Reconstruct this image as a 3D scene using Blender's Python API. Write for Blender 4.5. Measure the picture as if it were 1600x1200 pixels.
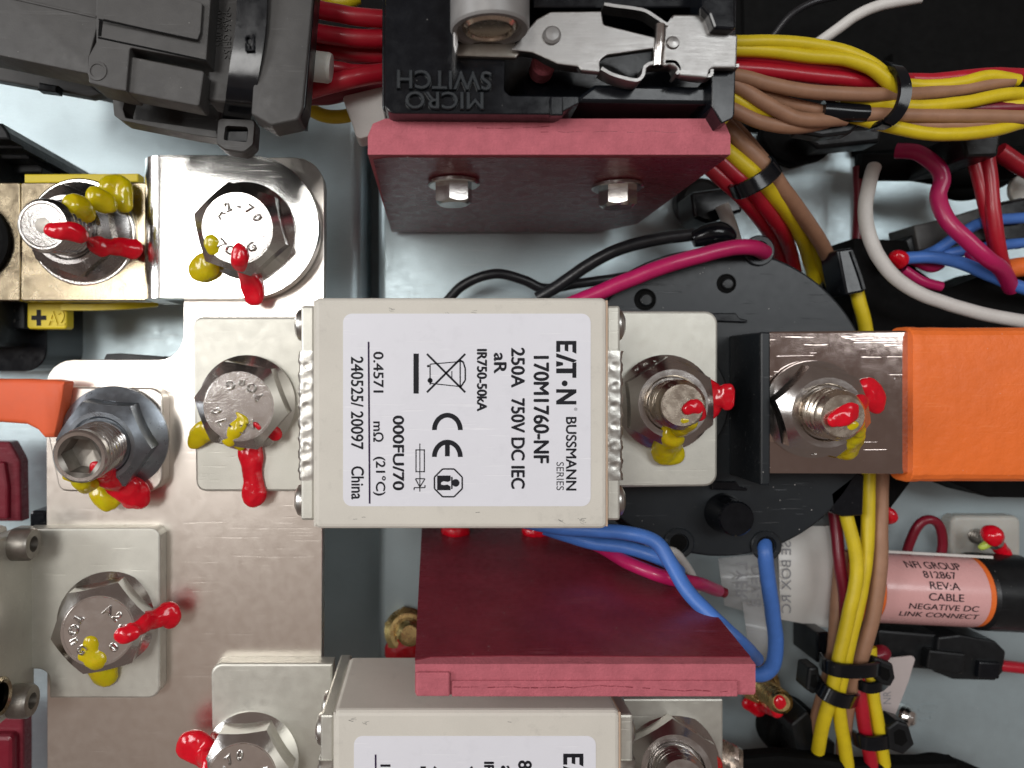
import bpy, bmesh, math, random
from mathutils import Vector, Matrix, noise
random.seed(7)
for _o in list(bpy.data.objects): bpy.data.objects.remove(_o)
S = 0.001                      # the script works in millimetres; S turns them into metres
F, D, NX, NY = 1150.0, 150.0, 680.0, 580.0   # focal length (px of a 1600 px frame), lens height above the back panel, foot of the optical axis
scn = bpy.context.scene
COL = scn.collection
R = math.radians

# ---------------------------------------------------------------- camera, world, lamps, exposure
cd = bpy.data.cameras.new('camera'); cam = bpy.data.objects.new('camera', cd); COL.objects.link(cam)
cam.location = (0, 0, D*S)
cd.sensor_width = 36; cd.lens = 36*F/1600
cd.shift_x = (800-NX)/1600; cd.shift_y = -(600-NY)/1600
cd.clip_start = 0.005; cd.clip_end = 10
cd.dof.use_dof = True; cd.dof.focus_distance = 106*S; cd.dof.aperture_fstop = 26
scn.camera = cam
w = bpy.data.worlds.new("World"); scn.world = w; w.use_nodes = True
bgn = w.node_tree.nodes['Background']
bgn.inputs[0].default_value = (0.33, 0.255, 0.225, 1); bgn.inputs[1].default_value = 0.42
def area(name, loc, target, sx, sy, power, col=(1,1,1)):
    ld = bpy.data.lights.new(name, 'AREA'); ld.shape = 'RECTANGLE'; ld.size = sx*S; ld.size_y = sy*S
    ld.energy = power; ld.color = col
    o = bpy.data.objects.new(name, ld); COL.objects.link(o)
    o.location = Vector(loc)*S
    o.rotation_euler = (Vector(target)-Vector(loc)).to_track_quat('-Z', 'Y').to_euler()
    return o
area('ceiling_lamp', (-205, 104, 620), (-20, 0, 20), 225, 138, 1.4, (1.0, 0.985, 0.96))
area('second_ceiling_lamp', (335, 160, 640), (335, 160, 0), 430, 175, 1.6, (0.95, 0.985, 1.0)).rotation_euler = (0, 0, R(-15))
area('added_side_lamp', (-780, 160, 540), (0, 0, 20), 320, 380, 4.4, (0.97, 0.985, 1.0))  # side light added from the left, outside the metal's reflections; no window known
area('added_busbar_fill', (-190, -190, 640), (-60, -40, 20), 520, 420, 0.11, (1.0, 0.80, 0.68))  # added dim warm fill for the busbar to reflect, not a known ceiling panel
scn.view_settings.view_transform = 'Standard'; scn.view_settings.look = 'None'
scn.view_settings.exposure = 0; scn.view_settings.gamma = 1

# ---------------------------------------------------------------- helpers
def P(px, py, z):
    k = (D-z)/F
    return Vector(((px-NX)*k, -(py-NY)*k, z))
def P2(pts, z): return [P(x, y, z).xy for x, y in pts]

def fillet(pts, rad, n=6):
    """round the corners of a polygon; rad is one number or one per corner"""
    out = []; N = len(pts)
    for i in range(N):
        r = rad[i] if isinstance(rad, (list, tuple)) else rad
        p = Vector(pts[i]); a = Vector(pts[i-1]); b = Vector(pts[(i+1) % N])
        if r <= 0: out.append(tuple(p)); continue
        u = (a-p); v = (b-p); lu, lv = u.length, v.length
        u.normalize(); v.normalize()
        ang = u.angle(v)
        if ang > math.pi-0.05: out.append(tuple(p)); continue
        t = min(r/math.tan(ang/2), lu*0.49, lv*0.49); rr = t*math.tan(ang/2)
        c = p+(u+v).normalized()*(rr/math.sin(ang/2))
        s = p+u*t; e = p+v*t
        a0 = math.atan2(s.y-c.y, s.x-c.x); a1 = math.atan2(e.y-c.y, e.x-c.x)
        d = (a1-a0+math.pi) % (2*math.pi)-math.pi
        for k in range(n+1):
            th = a0+d*k/n
            out.append((c.x+rr*math.cos(th), c.y+rr*math.sin(th)))
    return out
def rr(x0, y0, x1, y1, r=0): return fillet([(x0, y0), (x1, y0), (x1, y1), (x0, y1)], r)
def circ(cx, cy, r, n=32): return [(cx+r*math.cos(2*math.pi*k/n), cy+r*math.sin(2*math.pi*k/n)) for k in range(n)]

def prism(pts, z0, z1, bevel=0.0, bm=None, M=None, seg=2, both=False):
    """vertical prism over a polygon given in mm (world or local frame M)"""
    b = bmesh.new(); n = len(pts)
    lo = [b.verts.new((p[0], p[1], z0)) for p in pts]; hi = [b.verts.new((p[0], p[1], z1)) for p in pts]
    b.faces.new(hi); b.faces.new(lo[::-1])
    for i in range(n): b.faces.new((lo[i], lo[(i+1) % n], hi[(i+1) % n], hi[i]))
    b.normal_update()
    if bevel > 0:
        hs = set(hi); ls = set(lo)
        es = [e for e in b.edges if (e.verts[0] in hs and e.verts[1] in hs) or (both and e.verts[0] in ls and e.verts[1] in ls)]
        bmesh.ops.bevel(b, geom=es, offset=bevel, segments=seg, profile=0.5, affect='EDGES', clamp_overlap=True)
    bmesh.ops.recalc_face_normals(b, faces=b.faces)
    return merge(bm, b, M)
def merge(bm, b, M=None):
    if M is not None: bmesh.ops.transform(b, matrix=M, verts=b.verts)
    if bm is None: return b
    vm = {v: bm.verts.new(v.co) for v in b.verts}
    for f in b.faces:
        try: nf = bm.faces.new([vm[v] for v in f.verts]); nf.material_index = f.material_index
        except ValueError: pass
    b.free(); return bm
def slab(pts_px, z0, z1, bevel=0.0, bm=None, **k):
    """prism whose outline is measured at its top"""
    return prism(P2(pts_px, z1), z0, z1, bevel, bm, **k)
def box(x0, x1, y0, y1, z0, z1, bevel=0.0, bm=None, M=None):
    b = bmesh.new()
    bmesh.ops.create_cube(b, size=1, matrix=Matrix.Translation(((x0+x1)/2, (y0+y1)/2, (z0+z1)/2)) @ Matrix.Diagonal((abs(x1-x0), abs(y1-y0), abs(z1-z0), 1)))
    if bevel > 0: bmesh.ops.bevel(b, geom=list(b.edges), offset=bevel, segments=2, profile=0.5, affect='EDGES', clamp_overlap=True)
    return merge(bm, b, M)
def loft(rings, bm=None, cap=True, M=None):
    b = bmesh.new(); vs = [[b.verts.new(p) for p in r] for r in rings]; n = len(rings[0])
    for i in range(len(vs)-1):
        for j in range(n):
            try: b.faces.new((vs[i][j], vs[i][(j+1) % n], vs[i+1][(j+1) % n], vs[i+1][j]))
            except ValueError: pass
    if cap: b.faces.new(vs[0][::-1]); b.faces.new(vs[-1])
    bmesh.ops.recalc_face_normals(b, faces=b.faces)
    return merge(bm, b, M)
def frame(o, axis=(0, 0, 1), rot=0.0):
    q = Vector((0, 0, 1)).rotation_difference(Vector(axis).normalized())
    return Matrix.Translation(Vector(o)) @ q.to_matrix().to_4x4() @ Matrix.Rotation(rot, 4, 'Z')
def lathe(prof, n=40, bm=None, M=None):
    rings = [[(max(r, 1e-4)*math.cos(2*math.pi*k/n), max(r, 1e-4)*math.sin(2*math.pi*k/n), h) for k in range(n)] for r, h in prof]
    return loft(rings, bm, True, M)
def hexhead(af, h0, h1, bm=None, M=None, rin=None, n=60, hole=0):
    """hexagonal prism with the chamfered corners of a real bolt head or nut"""
    ri = af/2; rin = rin or ri*0.97
    def rh(t):
        t = (t+math.pi/6) % (math.pi/3)-math.pi/6
        return ri/math.cos(t)
    A = [2*math.pi*k/n for k in range(n)]
    base = [(rh(a)*math.cos(a), rh(a)*math.sin(a), h0) for a in A]
    top = [(rh(a)*math.cos(a), rh(a)*math.sin(a), h1-(rh(a)-rin)*0.75) for a in A]
    ring = [(rin*math.cos(a), rin*math.sin(a), h1) for a in A]
    rings = [base, top, ring]
    if hole:
        rings += [[(hole*1.08*math.cos(a), hole*1.08*math.sin(a), h1) for a in A], [(hole*math.cos(a), hole*math.sin(a), h1-0.5) for a in A]]
    return loft(rings, bm, True, M)
def thread(r, h0, h1, pitch=1.25, depth=0.62, n=36, bm=None, M=None, chamfer=0.8, cap=True):
    st = pitch/6; m = int((h1-h0)/st)
    rings = []
    for i in range(m+1):
        h = h0+i*(h1-h0)/m; ring = []
        for k in range(n):
            a = 2*math.pi*k/n
            t = (h/pitch+k/n) % 1.0
            d = depth*min(1, max(0, 1.25*(1-abs(2*t-1))-0.1))
            q = r-d
            q = min(q, r-depth*0.2-max(0, h-(h1-chamfer))*0.9)
            ring.append((q*math.cos(a), q*math.sin(a), h))
        rings.append(ring)
    return loft(rings, bm, cap, M)
def catmull(pts, per=10):
    out = []; n = len(pts)
    for i in range(n-1):
        p0 = pts[max(i-1, 0)]; p1 = pts[i]; p2 = pts[i+1]; p3 = pts[min(i+2, n-1)]
        for k in range(per):
            t = k/per
            out.append(tuple(0.5*((2*b)+(-a+c)*t+(2*a-5*b+4*c-d)*t*t+(-a+3*b-3*c+d)*t**3) for a, b, c, d in zip(p0, p1, p2, p3)))
    out.append(tuple(pts[-1])); return out
def sweep(path, shape_fn, bm=None, cap=True, up=None):
    """sweep a section (list of (u,v)) along a path of Vectors with parallel transport; up fixes v"""
    rings = []; pn = None
    m = len(path)
    for i, p in enumerate(path):
        t = (path[min(i+1, m-1)]-path[max(i-1, 0)])
        if t.length < 1e-9: t = Vector((1, 0, 0))
        t.normalize()
        if up is not None: nrm = (Vector(up)-t*t.dot(Vector(up))).normalized()
        else:
            if pn is None: pn = Vector((0, 0, 1)) if abs(t.z) < 0.9 else Vector((0, 1, 0))
            nrm = (pn-t*pn.dot(t)).normalized()
        pn = nrm; s = t.cross(nrm)
        rings.append([p+s*u+nrm*v for u, v in shape_fn(i/(m-1))])
    return loft(rings, bm, cap)
def wire_bm(pts, r, z=None, n=28, per=9, bm=None):
    """round wire through (px, py, z) points"""
    q = [tuple(P(a[0], a[1], a[2] if len(a) > 2 else z)) for a in pts]
    path = [Vector(a) for a in catmull(q, per)]
    path = [p+0.16*noise.noise_vector(p*0.11+Vector((len(pts), r if not callable(r) else 1, 0)))+0.05*noise.noise_vector(p*0.4) for p in path]
    f = (lambda s: r(s)) if callable(r) else (lambda s: r)
    return sweep(path, lambda s: [(f(s)*math.cos(2*math.pi*k/n), f(s)*math.sin(2*math.pi*k/n)) for k in range(n)], bm)
def strap_bm(pts, wdt, th, z=None, per=8, bm=None, up=(0, 0, 1)):
    q = [tuple(P(a[0], a[1], a[2] if len(a) > 2 else z)) for a in pts]
    path = [Vector(a) for a in catmull(q, per)]
    h, t = wdt/2, th/2
    return sweep(path, lambda s: [(-h, -t*.6), (-h*.92, -t), (h*.92, -t), (h, -t*.6), (h, t*.6), (h*.92, t), (-h*.92, t), (-h, t*.6)], bm, up=up)
def ribbon3(path, wv, th, bm=None):
    """flat band: wv is the width direction vector (mm), th its thickness"""
    W = Vector(wv)*0.5; rings = []; m = len(path)
    for i, p in enumerate(path):
        t = (path[min(i+1, m-1)]-path[max(i-1, 0)]).normalized()
        nrm = t.cross(W).normalized()*th/2
        rings.append([p-W-nrm, p+W-nrm, p+W+nrm, p-W+nrm])
    return loft(rings, bm)
def ball(bm, c, r, sz=1.0, seg=16):
    b = bmesh.new(); bmesh.ops.create_uvsphere(b, u_segments=seg, v_segments=seg//2+1, radius=1, matrix=Matrix.Translation(Vector(c)) @ Matrix.Diagonal((r, r, r*sz, 1)))
    return merge(bm, b)

def finish(bm, name, origin, sharp=35):
    bmesh.ops.transform(bm, matrix=Matrix.Scale(S, 4) @ Matrix.Translation(-Vector(origin)), verts=bm.verts)
    me = bpy.data.meshes.new(name); bm.to_mesh(me); bm.free()
    for p in me.polygons: p.use_smooth = True
    me.set_sharp_from_angle(angle=R(sharp))
    return me
class Thing:
    def __init__(s, name, label, cat, o, group=None):
        s.o = Vector(o); s.e = bpy.data.objects.new(name, None); COL.objects.link(s.e)
        s.e.empty_display_size = 0.005; s.e.location = s.o*S
        s.e['label'] = label; s.e['category'] = cat
        if group: s.e['group'] = group
    def add(s, name, bm, m, parent=None, label=None, sharp=14):
        o = bpy.data.objects.new(name, finish(bm, name, s.o, sharp)); COL.objects.link(o)
        o.data.materials.append(m); o.parent = parent or s.e
        if label: o['label'] = label
        return o
def single(name, label, cat, bm, m, group=None, sharp=14, kind=None):
    lo = Vector((min(v.co.x for v in bm.verts), min(v.co.y for v in bm.verts), min(v.co.z for v in bm.verts)))
    hi = Vector((max(v.co.x for v in bm.verts), max(v.co.y for v in bm.verts), max(v.co.z for v in bm.verts)))
    org = Vector(((lo.x+hi.x)/2, (lo.y+hi.y)/2, lo.z))
    o = bpy.data.objects.new(name, finish(bm, name, org, sharp)); COL.objects.link(o); o.location = org*S
    o.data.materials.append(m)
    if kind: o['kind'] = kind
    else:
        o['label'] = label; o['category'] = cat
        if group: o['group'] = group
    return o
def structure(name, bm, m, sharp=35): return single(name, None, None, bm, m, kind='structure', sharp=sharp)

_tc = {}
def glyphs(s, bold=0.0, ext=0.0, bev=0.0):
    k = (s, bold, ext, bev)
    if k not in _tc:
        cu = bpy.data.curves.new('t', 'FONT'); cu.body = s; cu.size = 1; cu.offset = bold; cu.extrude = ext; cu.bevel_depth = bev; cu.bevel_resolution = 1; cu.resolution_u = 6
        o = bpy.data.objects.new('t', cu); COL.objects.link(o)
        dg = bpy.context.evaluated_depsgraph_get(); dg.update()
        me = bpy.data.meshes.new_from_object(o.evaluated_get(dg))
        _tc[k] = ([v.co.copy() for v in me.vertices], [tuple(p.vertices) for p in me.polygons])
        bpy.data.objects.remove(o); bpy.data.curves.remove(cu); bpy.data.meshes.remove(me)
    return _tc[k]
def text_bm(s, bbox, z, rot=0, bold=0.0, th=0.0, mirror=False, bm=None, warp=None, bev=0.0, skew=0.0):
    """print s so that its ink fills bbox (px, at height z). rot: 0 upright, -90 reads down, 90 reads up, 180 upside down"""
    V, Fc = glyphs(s, min(bold, 0.006) if not th else bold, 0.05 if th else 0.0, bev)
    x0 = min(v.x for v in V); x1 = max(v.x for v in V); y0 = min(v.y for v in V); y1 = max(v.y for v in V); zm = max(abs(v.z) for v in V) or 1
    bx0, by0, bx1, by1 = bbox; W, H = bx1-bx0, by1-by0
    if bold > 0.01 and not th and rot == -90:   # heavier print: overlay slightly shifted copies
        b = bm or bmesh.new(); e = bold*46
        for i, (da, dc) in enumerate(((0, -e), (0, e), (-e*.6, 0), (e*.6, 0))): text_bm(s, (bx0+da, by0+dc, bx1+da, by1+dc), z+.003*i, rot, 0, 0, mirror, b)
        return b
    b = bm or bmesh.new(); vs = []
    for v in V:
        u = (v.x-x0)/(x1-x0); t = (v.y-y0)/(y1-y0)
        if mirror: t = 1-t
        if rot == 0: a, c = bx0+u*W, by1-t*H
        elif rot == -90: a, c = bx0+t*W, by0+u*H
        elif rot == 180: a, c = bx1-u*W, by0+t*H
        else: a, c = bx1-t*W, by1-u*H
        c += skew*(a-bx0)
        zz = z+(th*v.z/zm if th else 0)
        q = P(a, c, z); q.z = zz
        vs.append(b.verts.new(warp(q) if warp else q))
    for f in Fc:
        try: b.faces.new([vs[i] for i in f])
        except ValueError: pass
    return b
def arc_text(s, rad, a0, step, size, h, M, bm=None, inward=False, th=0.55):
    b = bm or bmesh.new()
    size *= 1.1
    for i, ch in enumerate(s):
        V, Fc = glyphs(ch, -0.045, 0.05, 0.085)
        if not V: continue
        x0 = min(v.x for v in V); x1 = max(v.x for v in V); zm = max(abs(v.z) for v in V)
        a = R(a0+i*step)
        if inward: L = Matrix.Translation((rad*math.cos(a), rad*math.sin(a), h)) @ Matrix.Rotation(a+math.pi/2, 4, 'Z')
        else: L = Matrix.Translation((rad*math.cos(a), rad*math.sin(a), h)) @ Matrix.Rotation(a-math.pi/2, 4, 'Z')
        vs = [b.verts.new(M @ (L @ Vector(((v.x-(x0+x1)/2)*size, (v.y-0.36)*size, th*v.z/zm)))) for v in V]
        for f in Fc:
            try: b.faces.new([vs[k] for k in f])
            except ValueError: pass
    return b
def blob_bm(chains, vox=0.2, smooth=7, sz=1.0):
    """merged drops of paint: chains of (px, py, z, r_mm)"""
    b = bmesh.new()
    for ch in chains:
        q = [tuple(P(a[0], a[1], a[2]))+(a[3],) for a in ch]
        pts = catmull(q, 5) if len(q) > 1 else q
        for p in pts: ball(b, p[:3], max(p[3]*1.14+.06, 0.2), sz, 14)
    me = bpy.data.meshes.new('b'); b.to_mesh(me); b.free()
    o = bpy.data.objects.new('b', me); COL.objects.link(o)
    m = o.modifiers.new('r', 'REMESH'); m.mode = 'VOXEL'; m.voxel_size = vox
    m2 = o.modifiers.new('s', 'SMOOTH'); m2.iterations = smooth; m2.factor = 0.5
    dg = bpy.context.evaluated_depsgraph_get(); dg.update()
    r = bmesh.new(); me2 = bpy.data.meshes.new_from_object(o.evaluated_get(dg)); r.from_mesh(me2)
    bpy.data.objects.remove(o); bpy.data.meshes.remove(me); bpy.data.meshes.remove(me2)
    r.normal_update()
    for v in r.verts:
        v.co += v.normal*(0.32*noise.noise(v.co*0.45)+0.06*noise.noise(v.co*1.3))
    return r

# ---------------------------------------------------------------- materials
def mat(name, col, rough=0.5, metal=0.0, var=0.12, vs=0.25, rvar=0.1, rs=0.6, bump=0.0, bs=4.0, brushed=None, bstr=0.02,
        scratch=0.0, dust=0.0, coat=0.0, trans=0.0, alpha=1.0, sss=0.0, spec=0.5, col2=None, dirt=0.0, ior=1.45, grainy=0.0):
    m = bpy.data.materials.new(name); m.use_nodes = True; nt = m.node_tree; ns = nt.nodes; lk = nt.links
    bs_ = ns['Principled BSDF']
    tc = ns.new('ShaderNodeTexCoord')
    def noi(scale, detail=4, rgh=0.55, vec=None, dim='3D'):
        n = ns.new('ShaderNodeTexNoise'); n.inputs['Scale'].default_value = scale/S; n.inputs['Detail'].default_value = detail; n.inputs['Roughness'].default_value = rgh
        lk.new(vec or tc.outputs['Object'], n.inputs['Vector']); return n.outputs['Fac']
    def mapping(rot=(0, 0, 0), sc=(1, 1, 1)):
        n = ns.new('ShaderNodeMapping'); n.inputs['Rotation'].default_value = rot; n.inputs['Scale'].default_value = sc
        lk.new(tc.outputs['Object'], n.inputs['Vector']); return n.outputs['Vector']
    def rng(v, a, b, c, d):
        n = ns.new('ShaderNodeMapRange'); n.inputs[1].default_value = a; n.inputs[2].default_value = b; n.inputs[3].default_value = c; n.inputs[4].default_value = d
        lk.new(v, n.inputs[0]); return n.outputs[0]
    def mixc(f, a, b):
        n = ns.new('ShaderNodeMix'); n.data_type = 'RGBA'
        if hasattr(f, 'links'): lk.new(f, n.inputs[0])
        else: n.inputs[0].default_value = f
        for v, i in ((a, 6), (b, 7)):
            if hasattr(v, 'links'): lk.new(v, n.inputs[i])
            else: n.inputs[i].default_value = (*v, 1)
        return n.outputs[2]
    def math_(op, a, b):
        n = ns.new('ShaderNodeMath'); n.operation = op
        for v, i in ((a, 0), (b, 1)):
            if hasattr(v, 'links'): lk.new(v, n.inputs[i])
            else: n.inputs[i].default_value = v
        return n.outputs[0]
    c1 = tuple(min(1, c*(1-var)) for c in col); c2 = col2 or tuple(min(1, c*(1+var)) for c in col)
    c = mixc(rng(noi(vs, 6, 0.65), 0.3, 0.7, 0, 1), c1, c2)
    if grainy: c = mixc(rng(noi(5.0, 3, 0.7), 0.3, 0.72, 0, grainy), c, tuple(x*0.55 for x in col))
    if dirt: c = mixc(rng(noi(0.35, 8, 0.72), 0.56, 0.8, 0, dirt), c, tuple(x*0.35 for x in col))
    ro = rng(noi(rs, 5, 0.6), 0.3, 0.7, max(0.03, rough-rvar), min(1, rough+rvar))
    hgt = None
    def addh(v, k):
        nonlocal hgt
        s = math_('MULTIPLY', v, k); hgt = s if hgt is None else math_('ADD', hgt, s)
    if bump: addh(noi(bs, 4, 0.6), bump)
    if brushed:
        v = mapping((0, 0, R(brushed)), (0.04, 1, 1)); nb = noi(9, 3, 0.6, v)
        addh(nb, bstr); ro = math_('ADD', ro, rng(nb, 0.3, 0.7, -0.06, 0.06))
        c = mixc(rng(nb, 0.35, 0.75, 0, 0.25), c, tuple(x*0.7 for x in col))
    if scratch:
        for k, an in enumerate((23, -38, 71, -80)):
            v = mapping((0, 0, R(an)), (0.035, 1, 1))
            s1 = rng(noi(1.6, 2, 0.5, v), 0.665+0.006*k, 0.69+0.006*k, 0, 1)
            s1 = math_('MULTIPLY', s1, rng(noi(0.12+0.03*k, 2), 0.5, 0.6, 0, 1))
            addh(s1, -0.03*scratch); c = mixc(math_('MULTIPLY', s1, 0.4*scratch), c, tuple(min(1, x*1.5+0.08) for x in col))
    if dust:
        vo = ns.new('ShaderNodeTexVoronoi'); vo.inputs['Scale'].default_value = 0.9/S; lk.new(tc.outputs['Object'], vo.inputs['Vector'])
        d = rng(vo.outputs['Distance'], 0.03, 0.10, 1, 0)
        d = math_('MULTIPLY', d, rng(noi(0.5, 3), 0.55, 0.62, 0, dust))
        c = mixc(d, c, (0.7, 0.68, 0.64)); ro = math_('ADD', ro, math_('MULTIPLY', d, 0.4))
    lk.new(c, bs_.inputs['Base Color']); lk.new(ro, bs_.inputs['Roughness'])
    bs_.inputs['Metallic'].default_value = metal; bs_.inputs['Specular IOR Level'].default_value = spec; bs_.inputs['IOR'].default_value = ior
    bs_.inputs['Coat Weight'].default_value = coat; bs_.inputs['Coat Roughness'].default_value = 0.08
    bs_.inputs['Transmission Weight'].default_value = trans; bs_.inputs['Alpha'].default_value = alpha
    if sss:
        bs_.inputs['Subsurface Weight'].default_value = sss; bs_.inputs['Subsurface Radius'].default_value = (1, 0.6, 0.4); bs_.inputs['Subsurface Scale'].default_value = 0.8*S
    if hgt is not None:
        bn = ns.new('ShaderNodeBump'); bn.inputs['Strength'].default_value = 1.0; bn.inputs['Distance'].default_value = S
        lk.new(hgt, bn.inputs['Height']); lk.new(bn.outputs['Normal'], bs_.inputs['Normal'])
    return m
M_ = {}
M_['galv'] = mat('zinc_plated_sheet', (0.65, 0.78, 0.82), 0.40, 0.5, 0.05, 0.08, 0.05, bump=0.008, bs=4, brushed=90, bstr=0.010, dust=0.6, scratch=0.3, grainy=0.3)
M_['galv_dk'] = mat('shaded_zinc_sheet', (0.35, 0.415, 0.435), 0.5, 0.45, 0.06, 0.08, 0.05, bump=0.006, bs=5, dust=0.5, grainy=0.3)  # darker copy of the zinc sheet: the lower panel's shade is in the colour
M_['bus'] = mat('nickel_plated_bar', (0.79, 0.735, 0.67), 0.30, 1.0, 0.02, 0.06, 0.025, bump=0.0032, bs=5, scratch=0.10, dust=0.3, grainy=0.06)
M_['link'] = mat('bright_nickel_link', (0.86, 0.85, 0.82), 0.17, 1.0, 0.03, 0.1, 0.03, bump=0.014, bs=4.5, scratch=0.12, dust=0.3)
M_['mirror'] = mat('polished_nickel_bar', (0.62, 0.52, 0.48), 0.09, 1.0, 0.05, 0.2, 0.03, bump=0.003, bs=1.2, scratch=0.25, dust=1.0)
M_['brassy'] = mat('dull_tinned_brass_plate', (0.42, 0.35, 0.24), 0.24, 1.0, 0.12, 0.2, 0.06, bump=0.01, bs=4, scratch=0.3, dirt=0.5)
M_['tin'] = mat('matt_tinned_blade', (0.60, 0.59, 0.53), 0.5, 0.75, 0.06, 0.3, 0.05, bump=0.010, bs=4, scratch=0.35, dirt=0.2, dust=0.3, grainy=0.12)
M_['steel'] = mat('stainless_steel', (0.60, 0.57, 0.545), 0.22, 1.0, 0.06, 0.4, 0.05, bump=0.008, bs=3, scratch=0.15)
M_['steelf'] = mat('forged_bolt_face', (0.66, 0.64, 0.62), 0.19, 1.0, 0.05, 0.5, 0.04, bump=0.012, bs=2.5, scratch=0.1)
M_['steeld'] = mat('dark_phosphate_steel', (0.27, 0.30, 0.335), 0.33, 0.9, 0.15, 0.4, 0.08, bump=0.008, bs=3, scratch=0.2)
M_['steelw'] = mat('warm_stud_steel', (0.66, 0.58, 0.48), 0.25, 1.0, 0.12, 0.5, 0.08, bump=0.01, bs=3)
M_['brass'] = mat('yellow_passivated_steel', (0.62, 0.46, 0.20), 0.28, 1.0, 0.2, 0.4, 0.08, bump=0.01, bs=3)
M_['rivet'] = mat('rivet_steel', (0.58, 0.57, 0.54), 0.32, 1.0, 0.1, 0.5, 0.06, bump=0.01, bs=3)
M_['gunmetal'] = mat('grey_screw_steel', (0.30, 0.28, 0.25), 0.42, 0.9, 0.15, 0.5, 0.1, bump=0.01, bs=3)
M_['spring'] = mat('stamped_spring_steel', (0.34, 0.33, 0.32), 0.38, 1.0, 0.06, 0.5, 0.05, bump=0.008, bs=3.5, brushed=60, bstr=0.008)
M_['ceramic'] = mat('cream_ceramic', (0.62, 0.59, 0.525), 0.5, 0, 0.05, 0.08, 0.08, bump=0.014, bs=2, dirt=0.3, spec=0.35, grainy=0.12)
M_['label'] = mat('white_label_film', (0.71, 0.71, 0.755), 0.40, 0, 0.02, 0.06, 0.08, bump=0.07, bs=0.16, spec=0.4, scratch=0.4, dirt=0.10)
M_['ink'] = mat('black_print', (0.012, 0.012, 0.016), 0.55, 0, 0.2, 1.0, 0.05, spec=0.2)
M_['inkp'] = mat('purple_black_print', (0.03, 0.015, 0.05), 0.55, 0, 0.2, 1.0, 0.05, spec=0.2)
M_['blk'] = mat('black_moulded_plastic', (0.008, 0.009, 0.010), 0.36, 0, 0.25, 0.2, 0.1, bump=0.008, bs=3, dust=0.3, scratch=0.15, spec=0.35)
M_['blkg'] = mat('glossy_black_plastic', (0.005, 0.006, 0.008), 0.17, 0, 0.2, 0.3, 0.05, bump=0.003, bs=2, dust=0.2, spec=0.4)
M_['disc'] = mat('scuffed_black_plastic', (0.013, 0.016, 0.019), 0.34, 0, 0.1, 0.05, 0.025, bump=0.004, bs=4, dust=1.0, scratch=1.0, spec=0.4)
M_['steelm'] = mat('mid_grey_nut_steel', (0.40, 0.385, 0.375), 0.26, 1.0, .08, .4, .06, bump=.006, bs=3)
M_['gasket'] = mat('brown_edge_gasket', (.50, .36, .26), .6)
M_['strip'] = mat('crimped_tin_strip', (.56, .55, .51), 0.36, 1.0, .12, .5, .08, bump=.02, bs=2, grainy=.2)
M_['foil'] = mat('tinned_braid', (.62, .56, .51), 0.28, 1.0, .15, .5, .08, bump=.03, bs=2)
M_['gry'] = mat('charcoal_nylon', (0.055, 0.053, 0.051), 0.52, 0, 0.15, 0.2, 0.08, bump=0.016, bs=4, dust=0.25, scratch=0.4)
M_['blkm'] = mat('matt_black_and_shade', (0.003, 0.003, 0.003), 0.75, 0, 0.2, 0.2, 0.08, bump=0.02, bs=1.5, spec=0.12)  # black plastic; so dark that it also carries the shade of cavity and openings
M_['maroon'] = mat('maroon_laminate_face', (0.19, 0.024, 0.037), 0.28, 0, 0.25, 0.1, 0.06, bump=0.005, bs=1.2, dust=1.0, brushed=2, bstr=0.012, scratch=0.5, spec=0.35, grainy=0.3)
M_['pink'] = mat('sawn_laminate_edge', (0.50, 0.135, 0.165), 0.8, 0, 0.14, 0.5, 0.05, bump=0.12, bs=2.5, dirt=0.4, spec=0.2, grainy=0.35, brushed=3, bstr=0.05)
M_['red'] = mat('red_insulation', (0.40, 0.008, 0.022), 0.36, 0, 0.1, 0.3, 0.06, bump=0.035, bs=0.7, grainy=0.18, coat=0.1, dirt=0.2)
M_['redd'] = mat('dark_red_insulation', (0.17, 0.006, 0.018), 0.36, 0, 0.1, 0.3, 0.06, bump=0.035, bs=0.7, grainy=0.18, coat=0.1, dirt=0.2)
M_['mag'] = mat('magenta_insulation', (0.45, 0.012, 0.10), 0.36, 0, 0.08, 0.3, 0.06, bump=0.035, bs=0.7, grainy=0.18, coat=0.15, dirt=0.2)
M_['yel'] = mat('yellow_insulation', (0.66, 0.50, 0.012), 0.45, 0, 0.08, 0.4, 0.06, bump=0.035, bs=0.7, grainy=0.18, dirt=0.2)
M_['tan'] = mat('tan_insulation', (0.33, 0.175, 0.105), 0.5, 0, 0.1, 0.4, 0.06, bump=0.035, bs=0.7, grainy=0.18, dirt=0.2)
M_['blue'] = mat('blue_insulation', (0.06, 0.17, 0.52), 0.42, 0, 0.1, 0.3, 0.06, bump=0.035, bs=0.7, grainy=0.18, dirt=0.2)
M_['wht'] = mat('white_insulation', (0.60, 0.58, 0.55), 0.45, 0, 0.06, 0.3, 0.06, bump=0.035, bs=0.7, grainy=0.18, dirt=0.15)
M_['blw'] = mat('black_insulation', (0.014, 0.014, 0.016), 0.34, 0, 0.2, 0.3, 0.06, bump=0.01, bs=1.5)
M_['orange'] = mat('orange_shrink_sleeve', (0.80, 0.165, 0.030), 0.48, 0, 0.08, 0.06, 0.08, bump=0.28, bs=0.3, dust=0.5, spec=0.35, grainy=0.15, dirt=0.12, scratch=0.3)
M_['orangel'] = mat('coral_shrink_sleeve', (0.74, 0.125, 0.045), 0.5, 0, 0.06, 0.15, 0.06, bump=0.02, bs=1.3, spec=0.35)
M_['rpaint'] = mat('red_seal_lacquer', (0.62, 0.004, 0.016), 0.18, 0, 0.12, 0.5, 0.06, bump=0.015, bs=0.9, coat=0.3, sss=0.15)
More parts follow.
